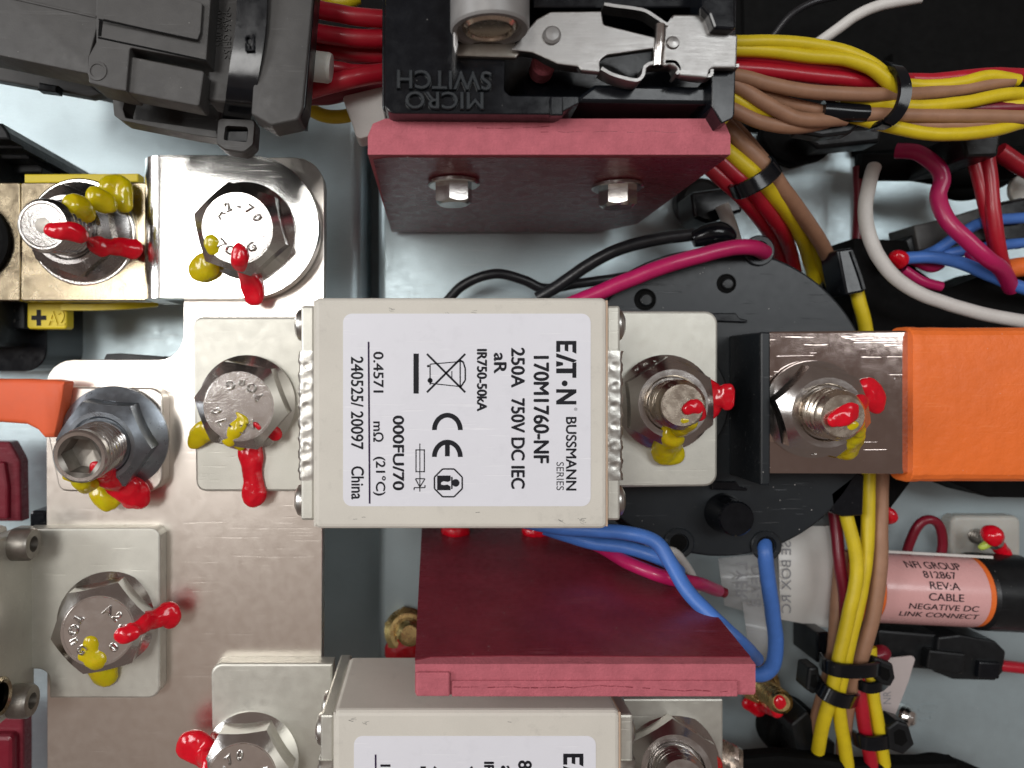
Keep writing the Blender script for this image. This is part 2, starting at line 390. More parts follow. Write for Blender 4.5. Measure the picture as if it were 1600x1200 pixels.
M_['ypaint'] = mat('yellow_seal_lacquer', (0.66, 0.47, 0.004), 0.18, 0, 0.12, 0.4, 0.06, bump=0.015, bs=0.9, coat=0.3, sss=0.15, col2=(0.50, 0.44, 0.004))
M_['tag'] = mat('yellow_marker_plastic', (0.72, 0.56, 0.02), 0.42, 0, 0.06, 0.3, 0.06, bump=0.006, bs=2)
M_['pinklab'] = mat('pink_cable_label', (0.68, 0.37, 0.36), 0.28, 0, 0.05, 0.12, 0.06, bump=0.02, bs=0.35, coat=0.25)
M_['nylon'] = mat('natural_nylon', (0.46, 0.45, 0.41), 0.45, 0, 0.06, 0.2, 0.06, sss=0.2)
M_['film'] = mat('frosted_label_film', (0.80, 0.79, 0.76), 0.35, 0, 0.06, 0.1, 0.06, bump=0.03, bs=0.25, alpha=0.82)
M_['film2'] = mat('clear_label_film', (0.60, 0.60, 0.60), 0.2, 0, 0.06, 0.1, 0.06, bump=0.03, bs=0.25, alpha=0.4)
M_['filmink'] = mat('faint_grey_print', (0.22, 0.22, 0.23), 0.6, 0, 0.1, 1, 0.05)
M_['grey'] = mat('grey_roller', (0.27, 0.265, 0.26), 0.4, 0.3, 0.06, 0.3, 0.06, bump=0.006, bs=2)
M_['copper'] = mat('copper_pin', (0.60, 0.33, 0.20), 0.3, 1.0, 0.12, 0.5, 0.06)
# ---------------------------------------------------------------- the setting: sheets of the enclosure floor
def sheet_profile(prof, y0, y1, th=1.2):
    """bent sheet: profile (x, z) swept along y, with thickness"""
    rings = []
    for i, (x, z) in enumerate(prof):
        a = Vector(prof[max(i-1, 0)]); c = Vector(prof[min(i+1, len(prof)-1)])
        t = (c-a).normalized(); n = Vector((t.y, -t.x))*th
        rings.append([(x, y0, z), (x, y1, z), (x+n.x, y1, z+n.y), (x+n.x, y0, z+n.y)])
    return loft(rings)
def arc(cx, cz, r, a0, a1, n=8): return [(cx+r*math.cos(R(a0+(a1-a0)*k/n)), cz+r*math.sin(R(a0+(a1-a0)*k/n))) for k in range(n+1)]
structure('enclosure_floor', box(-160, 180, -150, 130, -16, -14), M_['galv_dk'])
structure('back_panel', sheet_profile([(-140, 0), (-80, 0), (-30, 0)]+arc(-17.5, -3.2, 3.2, 90, 0)+[(-14.3, -14)], -19, 95), M_['galv'])
structure('back_panel', sheet_profile([(-140, 0), (-80, 0), (-46, 0), (-45, -14)], -120, -19.02), M_['galv'])
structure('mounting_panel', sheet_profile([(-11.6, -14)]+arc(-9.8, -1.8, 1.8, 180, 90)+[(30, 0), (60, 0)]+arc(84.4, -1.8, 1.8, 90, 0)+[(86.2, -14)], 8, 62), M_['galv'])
structure('mounting_panel', sheet_profile([(-11.6, -14)]+arc(-9.8, -1.8, 1.8, 180, 90)+[(30, 0), (60, 0), (170, 0)], -120, 7.9), M_['galv_dk'])  # lower half in the darker copy, its shade put into the colour
structure('panel_strip', box(87, 170, 8, 62, -9, -8), M_['galv'])
structure('enclosure_wall', slab([(1160, -120), (1800, -120), (1800, 232), (1500, 228), (1345, 238), (1338, 200), (1165, 198)], -6, 3, 0.6), M_['blkm'])  # near-black colour stands in for the shadow in the corner cavity
structure('wall_ledge', slab([(1395, 82), (1800, 74), (1800, 116), (1395, 116)], 3, 5, 0.5), M_['blkm'])
# dark backing behind the wires at the top
structure('wall_recess', slab([(470, -120), (1200, -120), (1200, 60), (600, 160), (470, 60)], -4, 2, 0.4), M_['blkm'])

# ---------------------------------------------------------------- busbars and plates
ZB = 25.0
single('busbar', 'large nickel-plated L-shaped busbar sheet lying under the bolts at left', 'busbar',
       slab(fillet([(240, 246), (507, 246), (501, 1270), (74, 1270), (72, 562), (287, 562), (287, 400), (240, 400)], [2, 46, 2, 2, 42, 40, 1, 1]), ZB-3, ZB, 0.25), M_['bus'], 'bare metal busbars')
def link_plate():
    z1, z0 = 29.0, ZB+0.05; th = 3.0
    c = P(386, 354, z1); r = 112*(D-z1)/F; xl = P(214, 354, z1).x
    rings = []
    def ring(xo, zo, xi, zi, hy): rings.append([(xo, c.y+hy, zo), (xo, c.y-hy, zo), (xi, c.y-hy, zi), (xi, c.y+hy, zi)])
    for k in range(1, 25):
        a = math.pi/2*(1-k/24); x = c.x+r*math.sin(a); ring(x, z1, x, z1-th, r*math.cos(a))
    Rb = 4.0
    xb = xl+Rb
    for k in range(0, 11):
        a = R(90+90*k/10)
        ring(xb+Rb*math.cos(a), z1-Rb+Rb*math.sin(a), xb+(Rb-th)*math.cos(a), z1-Rb+(Rb-th)*math.sin(a), r)
    ring(xl, 17, xl+th, 17, r)
    b = loft(rings)
    es = [e for e in b.edges if e.is_boundary is False and len(e.link_faces) == 2 and e.calc_face_angle(0) > R(60)]
    bmesh.ops.bevel(b, geom=es, offset=0.28, segments=2, profile=0.5, affect='EDGES', clamp_overlap=True)
    return b
single('link_plate', 'bright nickel link plate with rounded end under the upper hex bolt, bent down left', 'link plate', link_plate(), M_['link'], 'bare metal busbars', sharp=22)

# left contactor with terminal, marker tie
t = Thing('side_contactor', 'dark contactor at the left edge with a dull tinned terminal plate', 'contactor', P(0, 380, 0))
t.add('housing', slab(fillet([(-120, 235), (-4, 235), (-4, 540), (-120, 540)], 10), 0, 24, 0.8), M_['blk'])
t.add('terminal_plate', slab(rr(33, 285, 228, 470, 3), 23, 26, 0.2), M_['brassy'])
t.add('terminal_plate', slab(rr(-120, 285, 31, 470, 3), 23, 26.1, 0.2), M_['brassy'])
t.add('foot', slab(fillet([(-120, 470), (73, 470), (73, 580), (-120, 580)], [0, 2, 34, 0]), 0, 14, 1.5), M_['blkg'])
t.add('name_block', slab(rr(-120, 468, 38, 514, 2), 14.1, 19, 0.4), M_['blk'])
t.add('letter', text_bm('C', (6, 482, 24, 505), 19.02, bold=0.01, th=0.15), M_['gry'])
t.add('round_shade', lathe([(6, 0), (6.6, 0.4), (6.6, 1.2), (5.8, 1.4)], M=frame(P(-42, 378, 26.2))), M_['blkm'])  # black disc standing in for a round shadow on the plate
t = Thing('finned_cover', 'black cover with stepped fins at the left edge above the terminal', 'cover', P(0, 230, 0))
steps = [([(-120, 183), (2, 192), (12, 206), (16, 218), (-120, 214)], 30), ([(-120, 200), (18, 205), (33, 222), (36, 232), (-120, 232)], 26.5), ([(-120, 220), (36, 222), (43, 236), (46, 248), (-120, 248)], 23), ([(-120, 236), (48, 236), (57, 248), (66, 262), (64, 270), (-120, 276)], 19)]
for pts, zt in steps: t.add('fin', slab(pts, 0, zt, 0.35), M_['blk'])

t = Thing('marker_tie', 'yellow cable marker tag embossed +A2 on its strap round the terminal plate', 'tag', P(75, 490, 16))
t.add('tag', slab(rr(42, 472, 104, 514, 5), 17.5, 20, 0.3), M_['tag'])
t.add('strap', strap_bm([(98, 480, 20.5), (150, 480, 20), (200, 478, 19), (245, 474, 16)], 1.25, 1.3), M_['tag'])
t.add('strap', slab([(38, 272), (216, 271), (216, 284), (38, 286)], 20, 22.6, 0.2), M_['tag'])
pb = bmesh.new(); slab(rr(57, 484, 64, 509), 20.02, 20.05, 0, pb); slab(rr(49, 493, 72, 500), 20.07, 20.10, 0, pb)
t.add('plus_mark', pb, M_['ink'])
t.add('lettering', text_bm('A2', (75, 486, 102, 508), 20.05, th=0.22, bold=0.0), M_['tag'])

# ---------------------------------------------------------------- hex bolts, studs and nuts
def paint(t, parent=None, red=(), yellow=(), sz=0.46):
    if red: t.add('paint_mark', blob_bm(red, sz=sz), M_['rpaint'], label='glossy red seal lacquer', sharp=80)
    if yellow: t.add('paint_mark', blob_bm(yellow, sz=sz), M_['ypaint'], label='mustard yellow seal lacquer', sharp=80)
def axis_frame(base, z0, tip, z1, rot=0):
    a = P(base[0], base[1], z0); b = P(tip[0], tip[1], z1)
    return frame(a, b-a, rot), (b-a).length
def hex_bolt(label, base, z0, tip, z1, hexrot, textrot, red=(), yellow=(), wr=0, mats=('steel', 'steelf'), fr=7.9, group='flanged hex bolts stamped A2-70'):
    M, L = axis_frame(base, z0, tip, z1, R(hexrot))
    t = Thing('hex_bolt', label, 'bolt', P(base[0], base[1], z0), group)
    k = 0
    if wr: t.add('washer', lathe([(wr-0.2, 0), (wr, 0.2), (wr, 0.9), (wr-0.25, 1.1), (4.5, 1.1)], 56, M=M), M_['link']); k = 1.12
    t.add('flange', lathe([(fr-0.25, k), (fr, k+0.25), (fr, k+0.9), (fr-0.5, k+1.25), (6.6, k+1.9), (6.0, k+2.4)], 56, M=M), M_[mats[0]], sharp=28)
    hd = t.add('head', hexhead(13, k+1.2, L, M=M, rin=5.5), M_[mats[1]], sharp=20)
    M2, _ = axis_frame(base, z0, tip, z1, R(textrot))
    b = arc_text('A2-70', 3.6, 90+56, -28, 1.75, L, M2)
    arc_text('TOnG', 3.5, 270-42, 28, 1.75, L, M2, b, inward=True)
    t.add('lettering', b, M_[mats[1]], parent=hd, sharp=60)
    t.add('rim', lathe([(5.05, L-0.1), (5.1, L+0.07), (5.3, L+0.07), (5.42, L-0.1)], 56, M=M), M_[mats[1]], parent=hd)
    paint(t, None, red, yellow); return t
def stud_nut(label, base, z0, tip, z1, nuth, hexrot, red=(), yellow=(), wr=0, fr=7.9, r=4.0, mn='steel', ms='steelw', socket=False, name='stud_nut', dimple=False, af=13, flange_text=None, group='studs with flanged nuts', pitch=1.25):
    M, L = axis_frame(base, z0, tip, z1, R(hexrot))
    t = Thing(name, label, 'stud', P(base[0], base[1], z0), group); k = 0
    if wr: t.add('washer', lathe([(wr-0.2, 0), (wr, 0.2), (wr, 0.9), (wr-0.25, 1.1), (4.5, 1.1)], 56, M=M), M_['link']); k = 1.12
    n = t.add('nut', hexhead(af, k+1.0, nuth, M=M, rin=af/2*0.84, hole=r*1.05), M_[mn], sharp=20)
    t.add('flange', lathe([(fr-0.25, k), (fr, k+0.25), (fr, k+0.8), (fr-0.5, k+1.1), (fr*0.84, k+1.7), (fr*0.75, k+2.4)], 56, M=M), M_[mn], parent=n, sharp=28)
    if flange_text:
        b = bmesh.new(); arc_text('TOnG', fr-0.85, flange_text, -13, 1.0, k+1.3, M, b, th=0.12)
        t.add('lettering', b, M_['link'], parent=n, sharp=60)
    if socket:
        s = t.add('stud', thread(r, max(0, nuth-3), L-0.4, pitch, M=M, cap=False), M_[ms], sharp=30)
        m = 48; A = [2*math.pi*i/m for i in range(m)]
        def hx(a, q): a = (a+math.pi/6) % (math.pi/3)-math.pi/6; return q/math.cos(a)
        rings = [[(r*0.95*math.cos(a), r*0.95*math.sin(a), L-1.2) for a in A], [(r*0.95*math.cos(a), r*0.95*math.sin(a), L-0.3) for a in A], [(r*0.88*math.cos(a), r*0.88*math.sin(a), L) for a in A],
                 [(r*0.76*math.cos(a), r*0.76*math.sin(a), L-0.05) for a in A], [(hx(a, r*0.60)*math.cos(a), hx(a, r*0.60)*math.sin(a), L-0.5) for a in A], [(hx(a, r*0.60)*math.cos(a), hx(a, r*0.60)*math.sin(a), L-4.2) for a in A], [(.01*math.cos(a), .01*math.sin(a), L-4.6) for a in A]]
        t.add('hex_socket', loft(rings[3:], M=M, cap=False), M_['gunmetal'], parent=s, sharp=40)  # darker steel than the stud: shade inside the socket put into the colour
        t.add('end_rim', loft(rings[:4], M=M, cap=False), M_[ms], parent=s, sharp=40)
    else:
        s = t.add('stud', thread(r, max(0, nuth-3), L, pitch, M=M), M_[ms], sharp=14)
        if dimple:
            t.add('centre_mark', lathe([(1.15, L+0.03), (1.0, L+0.05), (0.15, L+0.04)], 28, M=M), M_['gunmetal'], parent=s)
            t.add('end_rim', lathe([(r*0.74, L+0.0), (r*0.78, L+0.06), (r*0.84, L+0.06), (r*0.9, L-0.2)], 40, M=M), M_[ms], parent=s)
    paint(t, None, red, yellow); return t

hex_bolt('hex bolt on the bright link plate with a red streak and yellow drop', (387, 362), 29, (371, 357), 35.5, 12, -6,
         red=[[(372, 385, 35.6, .5), (373, 398, 35.4, 1.2), (376, 410, 34, 1.3)], [(378, 414, 33, 1.3), (386, 428, 31, 1.35), (393, 445, 29.6, 1.5), (396, 462, 29.2, 1.5)]],
         yellow=[[(331, 380, 35.3, 1.1), (334, 388, 35, 1.0)], [(322, 410, 30.5, 1.6), (316, 420, 30, 2.0), (328, 418, 30, 1.4)]])
hex_bolt('hex bolt on the middle fuse left blade with a long red drip hanging below it', (388, 629), 28, (373, 635), 34.6, 20, 158,
         red=[[(391, 702, 28.8, 1.9), (393, 725, 28.6, 1.75), (397, 752, 28.4, 1.5), (397, 772, 28.3, 1.95)], [(430, 678, 31, 1.0), (426, 670, 32, .5)], [(398, 662, 34.6, .3), (404, 668, 34.5, .35)]],
         yellow=[[(326, 672, 30, 1.6), (310, 682, 29.3, 1.5), (304, 690, 29, 1.2)], [(358, 683, 33.6, 1.2), (371, 668, 34.5, 1.1), (380, 657, 34.5, .8), (370, 645, 34.6, .3)], [(375, 694, 30, 1.1)]])
hex_bolt('hex bolt on the lower left blade, red paint reaching right, yellow below', (171, 966), 28, (153, 986), 34.6, 40, -82,
         red=[[(192, 992, 34.5, 1.2), (206, 988, 34.2, 1.2)], [(208, 983, 33.4, 1.3), (225, 972, 31.8, 1.4), (240, 967, 30.5, 1.4), (256, 962, 29.6, 1.5), (264, 961, 29.2, 1.9)]],
         yellow=[[(142, 997, 34.5, .4), (141, 1008, 34.5, 1.4), (136, 1020, 34.4, 1.6), (152, 1030, 34, 1.5), (158, 1040, 31, .8)], [(160, 1046, 28.9, 2.2), (162, 1052, 28.6, 2.1)]])
hex_bolt('hex bolt at the bottom edge with a red drop on its left side', (393, 1186), 28, (378, 1217), 35, 33, 62,
         red=[[(296, 1165, 30, 2.0), (308, 1168, 30.6, 2.3), (322, 1178, 31, 2.2)], [(322, 1186, 32, 1.5), (330, 1195, 34, 1.2), (326, 1215, 34.5, 1.5)]], mats=('link', 'steelf'))
stud_nut('thick round-ended stud on the left terminal with yellow paint above and red across it', (132, 364), 26, (67, 352), 40, 6.4, 8, wr=8.9, r=4.25, dimple=True, ms='steelf', mn='steelm', fr=8.2,
         red=[[(80, 359, 40.4, .9), (98, 361, 40, 1.2), (118, 364, 39, 1.3), (130, 368, 38, .9)], [(136, 372, 36, .45), (148, 378, 33, .5)], [(152, 383, 32, 1.4), (158, 388, 31.5, 1.3)], [(156, 384, 32, 1.1), (180, 385, 30, 1.25), (207, 389, 28.4, 1.5)]],
         yellow=[[(112, 318, 37.5, 1.3), (124, 324, 36, 1.5), (136, 334, 34, 1.2)], [(148, 306, 33, 1.3), (162, 316, 32, 1.6), (172, 322, 31, 1.1)], [(172, 290, 29, 1.5), (185, 296, 28.6, 2.0), (192, 312, 28.6, 1.6), (196, 320, 28.6, 1.2)]])
stud_nut('hollow hex socket stud in a dark bluish nut beside the left orange sleeve', (182, 684), 28.3, (124, 714), 42, 6.6, 24, mn='steeld', ms='steel', socket=True, fr=8.7, r=4.2, pitch=1.0,
         red=[[(148, 728, 39.5, .7), (154, 733, 38, 1.1), (165, 742, 34, 1.5)], [(164, 744, 34, 1.6), (178, 748, 32, 1.8)], [(185, 758, 30.5, 2.0), (208, 768, 29.5, 2.2), (215, 778, 29, 1.8)], [(200, 760, 30.5, 1.8), (204, 782, 29, 1.3)]],
         yellow=[[(104, 744, 40.5, .6), (114, 746, 40, .7)], [(126, 750, 37, 1.3), (136, 752, 35, 1.5), (148, 748, 34, 1.2)], [(155, 772, 29, 1.6), (168, 778, 28.6, 1.9), (178, 776, 28.6, 1.5)]])
stud_nut('stud at the middle fuse right end with red knob and mustard paint', (1038, 629), 28.2, (1066, 633), 38.6, 5.4, 3, flange_text=128,
         red=[[(1074, 640, 38.8, .8), (1085, 634, 38.6, 1.0), (1094, 648, 37.6, .8)], [(1104, 610, 30.5, 1.7), (1112, 622, 31, 2.0), (1105, 640, 31, 1.7)], [(1120, 620, 31.5, 1.7), (1132, 620, 32, 1.2), (1136, 610, 32.2, 1.0), (1136, 632, 32.2, 1.0)]],
         yellow=[[(1068, 656, 38.4, .6), (1078, 660, 37.8, 1.0), (1064, 668, 35, 1.3)], [(1052, 680, 33, 1.8), (1046, 690, 31, 1.9), (1040, 702, 29.2, 2.2), (1048, 706, 29, 2.0)]])
stud_nut('stud on the polished plate next to the wide orange sleeve, paint at its tip', (1268, 639), 30.2, (1317, 650), 40.4, 5.6, 17, flange_text=292, mn='steel',
         red=[[(1303, 656, 40.8, .9), (1318, 650, 40.6, 1.3), (1332, 640, 40, 1.3), (1344, 630, 39, 1.2)], [(1344, 608, 34.5, 1.0), (1358, 606, 34, 1.4), (1364, 622, 34, 1.7), (1368, 634, 34, 1.1), (1378, 638, 34, .35)]],
         yellow=[[(1330, 664, 40, .9), (1338, 662, 39.6, .9), (1342, 672, 38, 1.0)], [(1336, 678, 36, 1.4), (1328, 690, 33.5, 1.8), (1320, 700, 31.5, 1.9)]])
single('edge_clip', 'thin black clip tucked under the busbar shoulder above the socket stud', 'clip', slab(fillet([(160, 566), (166, 553), (188, 552), (256, 557), (262, 566)], [1, 3, 6, 2, 1]), 17, 21.5, .3), M_['blk'])
# ---------------------------------------------------------------- fuses
ZT = 50.0
def seg_bm(p, q, wd, z, bm):
    a = P(p[0], p[1], z); b = P(q[0], q[1], z); d = (b-a).normalized(); n = Vector((-d.y, d.x, 0))*wd*(D-z)/F/2
    vs = [bm.verts.new(v) for v in (a-n, b-n, b+n, a+n)]; bm.faces.new(vs)
def poly_bm(pts, z, bm): bm.faces.new([bm.verts.new(P(x, y, z)) for x, y in pts])
def ring_bm(c, r0, r1, a0, a1, z, bm, n=28):
    vs = [(bm.verts.new(P(c[0]+r0*math.cos(R(a0+(a1-a0)*k/n)), c[1]+r0*math.sin(R(a0+(a1-a0)*k/n)), z)), bm.verts.new(P(c[0]+r1*math.cos(R(a0+(a1-a0)*k/n)), c[1]+r1*math.sin(R(a0+(a1-a0)*k/n)), z))) for k in range(n+1)]
    for k in range(n): bm.faces.new((vs[k][0], vs[k][1], vs[k+1][1], vs[k+1][0]))
def fuse(label, bx, by, lab, dx, dy, tabs, zb, rating, code, rivs, weld, res, date, logo_y=0):
    """bx, by: top face of the body in px; lab: label box; dx, dy: shift of the print"""
    x0, x1 = P(bx[0], 0, ZT).x, P(bx[1], 0, ZT).x; y1, y0 = P(0, by[0], ZT).y, P(0, by[1], ZT).y
    t = Thing('fuse', label, 'fuse', ((x0+x1)/2, (y0+y1)/2, 26), 'square bodied fuses')
    t.add('body', prism(fillet([(x0, y0), (x1, y0), (x1, y1), (x0, y1)], 0.9), zb, ZT, 0.75, both=True, seg=3), M_['ceramic'])
    for s, xa in ((-1, x0), (1, x1)):
        xo = xa+s*1.9
        ep = t.add('end_plate', box(min(xa+s*.03, xo), max(xa+s*.03, xo), y0+1.0, y1-1.0, 27.5, ZT-0.9, 0.35), M_['tin'])
        t.add('gasket', box(min(xa-s*.25, xa+s*.02), max(xa-s*.25, xa+s*.02), y0+0.35, y1-0.35, zb+0.5, ZT-0.25), M_['gasket'] if s > 0 else M_['ceramic'], parent=ep)
        # crimped strip with weld dimples along the top of the end plate
        wy0, wy1 = P(0, weld[1], ZT).y, P(0, weld[0], ZT).y; m = 90
        bm = bmesh.new(); grid = []
        nx = 10
        for i in range(m+1):
            yy = wy0+(wy1-wy0)*i/m; row = []
            for j in range(nx+1):
                u = j/nx; xx = xa-s*0.25+s*(2.5)*u+ (0.10*math.sin(yy*2.9)+0.05*math.sin(yy*7.1+1))*(1 if u < .05 or u > .95 else .3)
                zz = ZT-0.72-0.9*max(0, abs(u-.5)-.38)*4
                for q in range(6):
                    cy = wy0+(wy1-wy0)*(q+.75)/6.5; rr_ = math.hypot(yy-cy, (u-.55)*2.4)
                    zz -= 0.06*math.exp(-(rr_/0.42)**4); zz += 0.004*math.sin(yy*3.1+u*3)+0.022*math.exp(-((rr_-0.62)/0.2)**2)
                row.append(bm.verts.new((xx, yy, zz)))
            grid.append(row)
        for i in range(m):
            for j in range(nx): bm.faces.new((grid[i][j], grid[i][j+1], grid[i+1][j+1], grid[i+1][j]))
        r = bmesh.ops.extrude_face_region(bm, geom=list(bm.faces)); bmesh.ops.translate(bm, vec=(0, 0, -2.6), verts=[v for v in r['geom'] if isinstance(v, bmesh.types.BMVert)])
        bmesh.ops.recalc_face_normals(bm, faces=bm.faces)
        t.add('weld_strip', bm, M_['strip'], parent=ep, sharp=60)
        for py, zz in rivs:
            t.add('rivet', lathe([(2.3, 0), (2.3, 0.5), (2.1, 0.95), (1.5, 1.3), (0.5, 1.42)], 28, M=frame((xo, P(0, py, zz).y, zz), (s, 0, 0))), M_['rivet'], parent=ep)
    for pts, rad in tabs: t.add('blade', slab(fillet(pts, rad), 24.3 if pts[0][0] > 900 else 25.06, 28, 0.4), M_['tin'])
    lz = ZT+0.04
    lb = t.add('label', slab(fillet([(lab[0], lab[1]), (lab[2], lab[1]), (lab[2], lab[3]), (lab[0], lab[3])], 14), ZT-0.1, lz), M_['label'])
    z = lz+0.02
    def tx(s, b, bold=0.012, m='ink', name='print'): t.add(name, text_bm(s, (b[0]+dx, b[1]+dy, b[2]+dx, b[3]+dy), z, -90, bold), M_[m], parent=lb)
    # maker's logo, letter by letter: block E, barless A, T, dot for O, N
    bm = bmesh.new()
    def LG(polys):
        for pl in polys: poly_bm([(869+dx+v*31.6, 532.6+dy+u*101.4+logo_y) for u, v in pl], z, bm)
    LG([[(0, 0), (.06, 0), (.06, 1), (0, 1)], [(.06, .8), (.17, .8), (.20, 1), (.06, 1)], [(.06, .42), (.15, .42), (.165, .6), (.06, .6)], [(.06, 0), (.17, 0), (.17, .2), (.06, .2)]])
    LG([[(.19, 0), (.25, 0), (.335, .85), (.31, 1), (.295, 1)], [(.31, 0), (.40, 0), (.375, .34), (.335, .34)]])
    LG([[(.33, 1), (.34, .8), (.57, .8), (.57, 1)], [(.425, 0), (.50, 0), (.50, .8), (.425, .8)]])
    ring_bm((869+dx+.42*31.6, 532.6+dy+.655*101.4+logo_y), 0.02, 4.6, 0, 360, z, bm)
    LG([[(.745, 0), (.80, 0), (.80, 1), (.745, 1)], [(.80, 1), (.80, .62), (.925, 0), (.925, .38)], [(.925, 0), (.98, 0), (.98, 1), (.925, 1)]])
    t.add('logo', bm, M_['ink'], parent=lb)
    tx('®', (897, 637+logo_y, 902, 642+logo_y), 0)
    tx('BUSSMANN', (884.5, 652, 900.6, 766), 0.012); tx('SERIES', (869.5, 722, 881, 766), 0.0)
    tx('170M1760-NF' if code is None else code, (834, 557, 857.5, 723), 0.022)
    tx(rating, (799, 544, 819.6, 605), 0.02); tx('750V DC IEC', (799, 623, 819.6, 763), 0.02)
    tx('aR', (772, 552, 791, 583), 0.02); tx('IR750-50kA', (745.5, 546, 760.5, 642), 0.02)
    tx('000FU/70', (614, 650, 631, 765.5), 0.018); tx(res, (583.5, 550, 599, 613)); tx('mΩ', (583.5, 659, 599, 690)); tx('(21°C)', (583, 714, 602.5, 774))
    tx(date, (548.5, 557.6, 567.5, 702)); tx('China', (549, 729, 568.5, 780))
    bm = bmesh.new(); poly_bm([(a+dx, b+dy) for a, b in ((574.5, 534), (577.3, 534), (579, 787), (576.2, 787))], z, bm); t.add('print_rule', bm, M_['inkp'], parent=lb)
    bm = bmesh.new()
    sg = lambda a, b, w_: seg_bm((a[0]+dx, a[1]+dy), (b[0]+dx, b[1]+dy), w_, z, bm)
    sg((667, 553), (727, 613), 3.2); sg((667, 613), (727, 553), 3.2)
    sg((672, 569), (672, 601), 1.8); sg((672, 569), (719, 565), 1.6); sg((672, 599), (719, 604), 1.6); sg((719, 563), (724, 566), 3); sg((719, 563), (719, 606), 2); sg((724, 566), (727, 576), 2.4); sg((727, 576), (727, 594), 2.4); sg((727, 594), (719, 606), 2.4); sg((706, 580), (706, 590), 1.5)
    ring_bm((672+dx, 594.5+dy), 0.02, 4, 0, 360, z, bm); ring_bm((669+dx, 572+dy), 0.02, 2, 0, 360, z, bm)
    poly_bm([(646+dx, 552.5+dy), (654.3+dx, 552.5+dy), (654.3+dx, 615+dy), (646+dx, 615+dy)], z+.01, bm)
    t.add('bin_symbol', bm, M_['ink'], parent=lb)
    bm = bmesh.new()   # CE: both letters are half rings opening towards the foot of the label
    for cy, e in ((672, 0), (714, 1)):
        vs = [[bm.verts.new(P(699+dx+rx*math.cos(R(180*k/26)), cy+dy-ry*math.sin(R(180*k/26)), z)) for rx, ry in ((24, 27), (16.5, 19.5))] for k in range(27)]
        for k in range(26): bm.faces.new((vs[k][0], vs[k][1], vs[k+1][1], vs[k+1][0]))
        if e: poly_bm([(695.3+dx, cy-20+dy), (702.7+dx, cy-20+dy), (702.7+dx, cy-1+dy), (695.3+dx, cy-1+dy)], z+.005, bm)
    t.add('ce_mark', bm, M_['ink'], parent=lb)
    bm = bmesh.new(); cx, cy = 700.5+dx, 754.5+dy
    for k in range(8):
        a, b = R(22.5+45*k), R(67.5+45*k); seg_bm((cx+23.5*math.cos(a), cy+23.5*math.sin(a)), (cx+23.5*math.cos(b), cy+23.5*math.sin(b)), 2.4, z, bm)
    for pl in ([(683, 743), (689, 743), (689, 766), (683, 766)], [(689, 743), (704, 743), (704, 751), (700, 753), (693, 752), (689, 754)], [(689, 757), (694, 758), (699, 757), (704, 760), (704, 766), (689, 766)]): poly_bm([(a+dx, b+dy) for a, b in pl], z, bm)
    ring_bm((712+dx, 754.5+dy), .02, 6, 0, 360, z, bm); seg_bm((706+dx, 745+dy), (706+dx, 764+dy), 2.4, z+.005, bm)
    t.add('manual_symbol', bm, M_['ink'], parent=lb)
    bm = bmesh.new(); sg = lambda a, b, w_: seg_bm((a[0]+dx, a[1]+dy), (b[0]+dx, b[1]+dy), w_, z, bm)
    sg((656, 693), (656, 768), 1.5)
    for a, b in (((650, 703), (663, 703)), ((650, 737), (663, 737)), ((650, 702), (650, 738)), ((663, 702), (663, 738)), ((649, 748), (664, 748)), ((649, 748), (656, 761)), ((664, 748), (656, 761)), ((647, 762), (664, 762)), ((647, 762), (647, 766)), ((664, 758), (664, 762))): sg(a, b, 1.7)
    t.add('fuse_symbol', bm, M_['ink'], parent=lb)
    # handling scuffs: dark rub marks on the ceramic
    bm = bmesh.new(); rs = random.Random(bx[0])
    for k in range(9):
        e = rs.choice((0, 1)); px = rs.uniform(bx[0]+20, bx[1]-20); py = by[0]+rs.uniform(9, 22) if e == 0 else by[1]-rs.uniform(9, 26)
        
        for q in range(rs.randint(1, 4)):
            l = rs.uniform(1.5, 9); px += rs.uniform(-5, 6); py += rs.uniform(-2.5, 2.5); seg_bm((px, py), (px+l, py+rs.uniform(-1.5, 3)), rs.uniform(.3, .7), ZT+.012, bm)
    sc = t.add('scuff', bm, M_['gry']); sc['kind'] = 'stuff'; return t
fuse('middle fuse with the fully visible white label, cream ceramic body', (490, 950), (465, 827), (536, 490, 923, 791), 0, 0,
     [([(300, 495), (500, 495), (500, 768), (306, 768)], [16, 0, 0, 16]), ([(952, 486), (1122, 486), (1121, 760), (952, 762)], [0, 20, 20, 0])],
     31, '250A', None, [(508, 45.5), (781, 45.5)], (548, 752), '0.4571', '240525/ 20097')
fuse('lower fuse cut off by the bottom edge of the photo, mostly hidden cream body', (521, 970), (1110, 1472), (553, 1150, 931, 1452), 11, 645,
     [([(329, 1037), (520, 1037), (520, 1310), (334, 1310)], [18, 0, 0, 16]), ([(972, 1092), (1130, 1092), (1130, 1366), (972, 1366)], [0, 3, 20, 0])],
     31, '800A', '170M1767-NF', [(1078+60, 44), (1078+25, 38.5), (1430, 45)], (1193, 1397), '1.4571', '240525/ 20097')
